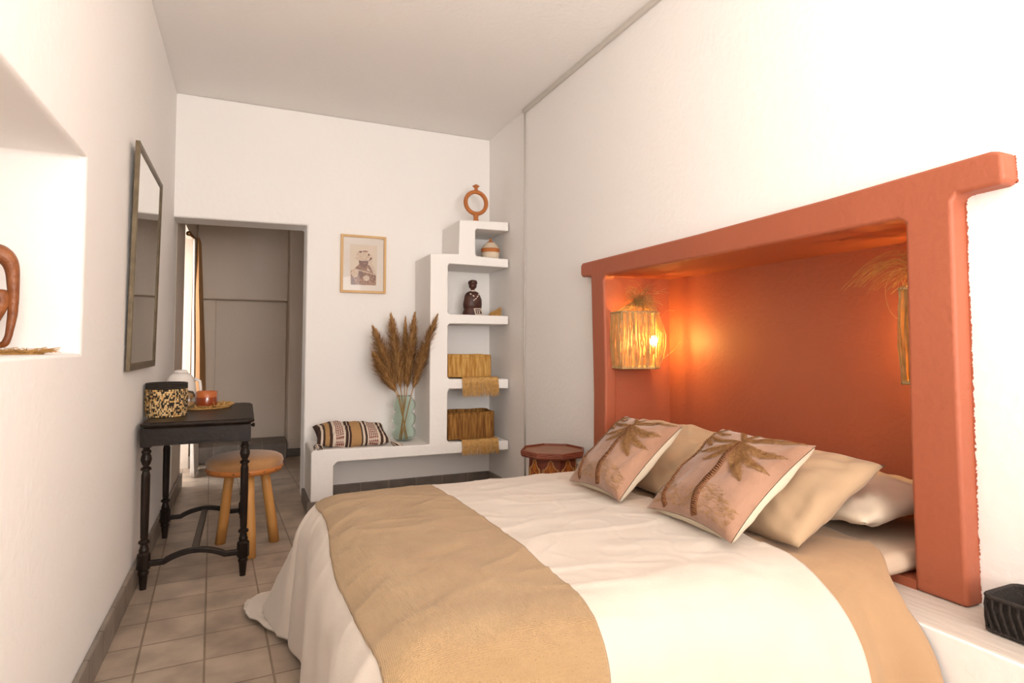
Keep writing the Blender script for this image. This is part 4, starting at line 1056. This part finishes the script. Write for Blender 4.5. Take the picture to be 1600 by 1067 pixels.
for cx, cy, dx in ((-0.235, -0.135, -0.01), (0.235, -0.135, 0.02)):
    r_ = random.Random(int(cx * 100 + cy * 10)); bm = bmesh.new(); sy = -1 if cy < 0 else 1
    P = Vector((cx, cy, 0.0))
    for k in range(34):
        a = r_.uniform(-1, 1); e = P + Vector((dx * 2 + a * 0.028 + (0.03 if cx < 0 and cy < 0 else 0.01), sy * 0.032 * r_.uniform(0.7, 1), -0.030 * r_.uniform(0.5, 1.0) if cy < 0 else -0.01))
        tube(bm, [P, P.lerp(e, 0.5) + Vector((a * 0.012, 0, 0.004)), e], 0.0022, 4, mi=k % 2, cap=False)
    make('tassel', bm, None, bc, mats=[M['stripe_dark'], M['stripe_white']])

# ------------------------------------------------------------------ sconces in the alcove
M['bulb'] = mat('glowing bulb', (1, 0.7, 0.4), 0.5, emit=(1.0, 0.62, 0.16), estr=380)
def sconce(label, side, prot, seed, xo=0.0):
    """side +1: on the far cheek (y=2.6) facing the camera, -1: on the near cheek (y=1.062)"""
    r_ = random.Random(seed)
    yw = 2.598 if side > 0 else 1.064
    t = thing('sconce', label, 'wall lamp', (1.83 + xo, yw, 0.937), 0, 'straw sconces in the alcove')
    def P(x, d, z): return Vector((x - 1.83, -side * d * prot, z - 0.937))
    path = [(1.725, 0.004), (1.715, 0.11), (1.868, 0.175), (1.945, 0.11), (1.965, 0.004)]
    z0, z1 = 0.941, 1.222
    def along(s, z, bow=0.0):
        L_ = [sqrt((path[i + 1][0] - path[i][0]) ** 2 + (path[i + 1][1] - path[i][1]) ** 2) for i in range(4)]; tot = sum(L_); q = s * tot
        for i in range(4):
            if q <= L_[i] or i == 3: break
            q -= L_[i]
        f = min(1, q / L_[i]); a, b_ = path[i], path[i + 1]; x = a[0] + (b_[0] - a[0]) * f; d = a[1] + (b_[1] - a[1]) * f
        nx, nd = (b_[1] - a[1]), -(b_[0] - a[0]); ln = sqrt(nx * nx + nd * nd); nx, nd = -nx / ln, -nd / ln
        if (x + nx * 0.01 - 1.84) ** 2 + (d + nd * 0.01 - 0.06) ** 2 < (x - 1.84) ** 2 + (d - 0.06) ** 2: nx, nd = -nx, -nd
        return P(x + nx * bow, max(0.003, d + nd * bow), z)
    for z in (z0, z1):
        bm = bmesh.new(); pts = [along(k / 60, z) for k in range(61)]
        for k in range(0, 60): # wound cord look
            a, b_ = pts[k], pts[k + 1]; tube(bm, [a, (a + b_) / 2, b_], [0.0045, 0.0062, 0.0045], 6, cap=False)
        make('wound_rim', bm, M['shade_cord'], t, smooth=True)
    bm = bmesh.new(); bp0 = [bm.verts.new(P(x, d, z0 + 0.002)) for x, d in path]; bp1 = [bm.verts.new(P(x, d, z0 + 0.007)) for x, d in path]
    bm.faces.new(bp0); bm.faces.new(bp1[::-1])
    for i in range(5): bm.faces.new((bp0[i], bp0[(i + 1) % 5], bp1[(i + 1) % 5], bp1[i]))
    make('bottom_board', bm, M['shade_cord'], t)
    for i in (0, 1, 2, 3, 4):
        bm = bmesh.new(); tube(bm, [P(path[i][0], path[i][1], z0), P(path[i][0], path[i][1], z1)], 0.0032, 6); make('post', bm, M['shade_cord'], t, smooth=True)
    bm = bmesh.new()
    for k in range(460):
        s = r_.random() * 0.97
        if s > 0.52 and r_.random() < 0.55: continue
        s2 = min(0.99, max(0.01, s + r_.uniform(-0.055, 0.055))); bw = 0.004 + (0.040 if s > 0.60 else 0.010) * r_.random()
        pts = [along(s + (s2 - s) * q, z0 + (z1 - z0) * q, bw * sin(pi * q) + r_.uniform(-0.001, 0.001)) for q in (0, 0.2, 0.4, 0.6, 0.8, 1)]
        tube(bm, pts, r_.uniform(0.0007, 0.0013), 3, cap=False)
    make('straw_shade', bm, M['shade_fibre'], t)
    # tuft: fibres gathered above the rim and tumbling over
    bm = bmesh.new()
    for k in range(230 if side > 0 else 90):
        s = r_.uniform(0.05, 0.98); a = along(s, z1); kn = P(1.838 + r_.uniform(-0.03, 0.03), 0.085 + r_.uniform(-0.025, 0.025), z1 + r_.uniform(0.03, 0.075))
        pts = [a, a.lerp(kn, 0.5) + Vector((r_.uniform(-.006, .006), r_.uniform(-.006, .006), 0.006)), kn]
        cur = kn.copy(); ang = r_.uniform(0, 2 * pi); d_ = Vector((cos(ang) * 0.6 + 0.15, -side * abs(sin(ang)) * 0.6, r_.uniform(0.2, 1.1))).normalized()
        curl = Vector((r_.uniform(-1, 1), r_.uniform(-1, 1), r_.uniform(-1.0, 0.4))) * r_.uniform(0.15, 0.5); l = r_.uniform(0.03, 0.13) * (1.5 if r_.random() < 0.12 else 1)
        for q in range(9):
            d_ = (d_ + d_.cross(curl) * 0.8 + Vector((0, 0, -0.10))).normalized(); cur = cur + d_ * l / 8
            cur.z = min(cur.z, 1.396 - 0.937)
            if cur.y * side > -0.004: cur.y = -0.004 * side
            pts.append(cur.copy())
        tube(bm, pts, 0.0009, 3, r2=0.0006, cap=False)
    if side < 0:  # the near one's long fibres stand up and arch over into the alcove
        for k in range(46):
            kn = P(1.83 + r_.uniform(-0.03, 0.05), 0.10 + r_.uniform(-0.02, 0.03), z1 + r_.uniform(-0.02, 0.04)); d_ = Vector((r_.uniform(-0.12, 0.05), r_.uniform(0.02, 0.22), 1)).normalized()
            reach = r_.uniform(0.10, 0.30); cur = kn.copy(); pts = [cur.copy()]
            for q in range(13):
                g = 0.07 + 0.10 * (q / 13)
                d_ = (d_ + Vector((r_.uniform(-0.04, 0.02), 0.30 * (1 if q > 2 else 0.3), -g * (2.1 if q > 3 else 0.4)))).normalized(); cur = cur + d_ * reach / 11
                if cur.z > 1.400 - 0.937: cur.z = 1.400 - 0.937
                pts.append(cur.copy())
            tube(bm, pts, 0.0009, 3, r2=0.0006, cap=False)
    loops = [[(1.95, 0.11, 1.19), (2.0, 0.11, 1.235), (2.06, 0.10, 1.235)], [(1.95, 0.12, 0.98), (2.02, 0.13, 1.03), (2.07, 0.12, 1.07), (2.09, 0.11, 1.075)], [(1.72, 0.11, 1.22), (1.68, 0.13, 1.20), (1.675, 0.14, 1.12), (1.70, 0.13, 1.04)]] if side > 0 else \
            [[(1.86, 0.14, 1.15), (1.84, 0.20, 1.30), (1.83, 0.26, 1.25), (1.83, 0.25, 1.17), (1.83, 0.20, 1.13), (1.83, 0.16, 1.13)], [(1.86, 0.14, 1.05), (1.86, 0.18, 1.12), (1.86, 0.22, 1.20), (1.85, 0.18, 1.30), (1.85, 0.14, 1.34)]]
    make('straw_tuft', bm, M['shade_fibre'], t)
    for lo in loops:
        bm = bmesh.new()
        pp = [P(*q) for q in lo]; pts = []
        for i in range(len(pp) - 1):
            p0, p1, p2, p3 = pp[max(0, i - 1)], pp[i], pp[i + 1], pp[min(len(pp) - 1, i + 2)]
            for q in range(6):
                f = q / 6; pts.append(0.5 * ((2 * p1) + (p2 - p0) * f + (2 * p0 - 5 * p1 + 4 * p2 - p3) * f * f + (3 * p1 - p0 - 3 * p2 + p3) * f ** 3))
        tube(bm, pts, 0.0009, 3, cap=False)
        make('stray_fibre', bm, M['shade_fibre'], t)
    bx_, bd_ = 1.925, 0.090
    bm = bmesh.new(); bmesh.ops.create_uvsphere(bm, u_segments=20, v_segments=12, radius=0.021, matrix=Matrix.Translation(P(bx_, bd_, 1.078)) @ Matrix.Diagonal((1, 1, 1.25, 1)))
    make('bulb', bm, M['bulb'], t, smooth=True)
    bm = bmesh.new(); tube(bm, [P(bx_, bd_, 1.052), P(bx_, bd_, 1.02), P(bx_, bd_ * 0.6, 1.0), P(bx_, 0.004, 1.0)], 0.010, 10); make('lamp_holder', bm, M['brass'], t, smooth=True)
    return t
sconce('glowing straw basket sconce on the far cheek of the alcove', 1, 1.0, 21)
sconce('straw basket sconce mostly hidden behind the near post of the alcove', -1, 0.78, 33, 0.075)

# ------------------------------------------------------------------ rope basket on the ledge
rbk = thing('rope_basket', 'black rope wrapped basket on the white ledge at the right edge', 'basket', (1.664, 0.735, 0.3865))
R = resample(rrect(0.072, 0.115, 0.022), 84)
bm = bmesh.new()
for ring_z, rr in ((0.006, 0.0045), (0.080, 0.0055)):
    pts = [Vector((p.x, p.y, ring_z)) for p, n_ in R]; tube(bm, pts + [pts[0]], rr, 8)
make('rim', bm, M['black_rope'], rbk, smooth=True)
bm = bmesh.new()
for i in range(0, 84, 1):
    p, n_ = R[i]; p2, n2 = R[(i + 2) % 84]
    if i % 2 == 0: tube(bm, [(p.x - n_.x * 0.0, p.y, 0.084), (p.x + n_.x * 0.004, p.y + n_.y * 0.004, 0.06), ((p.x+p2.x)/2 + n2.x * 0.004, (p.y+p2.y)/2 + n2.y * 0.004, 0.03), (p2.x, p2.y, 0.002)], 0.0036, 6)
make('rope_wrap', bm, M['black_rope'], rbk, smooth=True)
bm = bmesh.new(); prism(bm, [tuple(p) for p, n_ in R], 2, 0.001, 0.006); make('bottom', bm, M['black_rope'], rbk)
bm = bmesh.new(); R3 = resample(rrect(0.069, 0.112, 0.020), 84)
va = [[bm.verts.new((p.x, p.y, z)) for p, n_ in R3] for z in (0.004, 0.079)]
for i in range(84): bm.faces.new((va[0][i], va[0][(i + 1) % 84], va[1][(i + 1) % 84], va[1][i]))
o = make('inner_rope', bm, M['black_rope'], rbk); so = o.modifiers.new('s', 'SOLIDIFY'); so.thickness = 0.002

# ------------------------------------------------------------------ curtains of the back room
bm = bmesh.new(); tube(bm, [(-0.395, 4.98, 1.885), (-0.395, 5.95, 1.985)], 0.011, 10)
bmesh.ops.create_uvsphere(bm, u_segments=12, v_segments=8, radius=0.019, matrix=Matrix.Translation((-0.395, 4.97, 1.884)))
tag(make('curtain_rod', bm, M['brass'], smooth=True), 'brass curtain rod on the left wall beyond the doorway', 'curtain rod')
def curtain(name, mt, x, y0, y1, z0, z1, amp, waves, flare, seed, label, topw=0.5):
    bm = bmesh.new()
    def fn(u, v):
        w = topw + (1 - topw) * min(1, (1 - v) * 1.6) ** 0.7
        yy = (y0 + y1) / 2 + (u - 0.5) * (y1 - y0) * w
        xx = x + amp * sin(u * waves * 2 * pi + seed + 0.6 * sin(v * 3)) * (0.4 + 0.6 * (1 - v)) + flare * (1 - v) + 0.006 * noise.noise(Vector((u * 6, v * 3, seed)))
        return Vector((xx, yy, z0 + (z1 - z0) * v))
    grid(bm, fn, 90, 40)
    o = make(name, bm, mt, smooth=True); s_ = o.modifiers.new('s', 'SOLIDIFY'); s_.thickness = 0.003
    return tag(o, label, 'curtain')
curtain('drape', M['drape'], -0.372, 5.28, 5.98, 0.50, 1.945, 0.022, 5, 0.045, 0.4, 'brown linen drape gathered beside the bright window beyond the doorway', 0.45)
curtain('sheer_curtain', M['cotton'], -0.392, 5.40, 5.80, 0.012, 1.93, 0.016, 5, 0.028, 2.0, 'white sheer curtain reaching the floor below the brown drape', 0.8)

# ------------------------------------------------------------------ carved figure in the wall recess
RT = Vector((0.9123, -0.4096, 0)); FW = Vector((0.4096, 0.9123, 0))
cf = thing('wooden_sculpture', 'carved reddish wooden crouching figure in the left wall recess', 'sculpture', (-0.60, 1.872, 1.0295))
base = Vector((-0.583, 1.864, 0.012)) - Vector((-0.60, 1.872, 0))
def SP(s, d, z): return base + RT * s - FW * d + Vector((0, 0, z - 1.0295 - 0.002))
V_, E_, R_s = [], [], []
def chain(start, pts):
    prev = start
    for (s, d, z, r) in pts:
        V_.append(SP(s, d, z)); R_s.append(r)
        if prev is not None: E_.append((prev, len(V_) - 1))
        prev = len(V_) - 1
    return prev
pel = chain(None, [(-0.125, 0, 1.085, 0.036)])
che = chain(pel, [(-0.105, 0, 1.15, 0.032), (-0.070, 0, 1.215, 0.036), (-0.045, 0, 1.262, 0.036)])
nk = chain(che, [(-0.055, 0, 1.305, 0.018), (-0.062, 0, 1.335, 0.026), (-0.066, 0, 1.365, 0.028), (-0.066, 0, 1.39, 0.018)])
for sd in (1, -1):
    sh = chain(che, [(-0.030, 0.020 * sd, 1.272, 0.034), (0.002, 0.036 * sd, 1.276, 0.029), (0.016, 0.044 * sd, 1.258, 0.021), (0.019, 0.050 * sd, 1.235, 0.0165), (0.020, 0.055 * sd, 1.165, 0.0125), (0.018, 0.056 * sd, 1.12, 0.0115), (0.013, 0.052 * sd, 1.065, 0.0085), (0.006, 0.050 * sd, 1.045, 0.010), (-0.02, 0.05 * sd, 1.040, 0.007)])
    kn = chain(pel, [(-0.09, 0.035 * sd, 1.10, 0.027), (-0.035, 0.040 * sd, 1.155, 0.022), (0.008, 0.040 * sd, 1.176, 0.0175), (0.000, 0.040 * sd, 1.135, 0.0150), (-0.028, 0.036 * sd, 1.072, 0.010), (-0.034, 0.036 * sd, 1.045, 0.010), (0.006, 0.036 * sd, 1.040, 0.009)])
me = bpy.data.meshes.new('body'); me.from_pydata([tuple(v) for v in V_], E_, [])
o = bpy.data.objects.new('body', me); link(o, cf); me.materials.append(M['carved_wood'])
sk_ = o.modifiers.new('skin', 'SKIN'); sub = o.modifiers.new('sub', 'SUBSURF'); sub.levels = sub.render_levels = 2
for i, v in enumerate(me.skin_vertices[0].data): v.radius = (R_s[i], R_s[i])
me.skin_vertices[0].data[0].use_root = True
sk_.use_smooth_shade = True
mt_ = thing('raffia_mat', 'straw mat with loose fringe under the carved figure in the wall recess', 'mat', (-0.575, 1.90, 1.029))
r_ = random.Random(8)
bm = bmesh.new(); lathe(bm, [(0, 0.0005), (0.105, 0.0005), (0.105, 0.004), (0, 0.004)], 32, sy=1.0); make('mat', bm, M['raffia'], mt_)
mt_.location = (-0.580, 1.895, 1.029)
bm = bmesh.new()
for k in range(700):
    a = r_.uniform(0, 2 * pi); r0 = r_.uniform(0.085, 0.108); p0 = Vector((r0 * cos(a), r0 * sin(a), 0.004)); l = r_.uniform(0.01, 0.045)
    a2 = a + r_.uniform(-1.3, 1.3); d = Vector((cos(a2), sin(a2), r_.uniform(0, 0.35))) * l
    tube(bm, [p0, p0 + d * 0.5 + Vector((0, 0, 0.005 * r_.random())), p0 + d * Vector((1, 1, 0.5)).length / 1.5], 0.0011, 3, r2=0.0006, cap=False)
make('fringe', bm, M['raffia'], mt_)
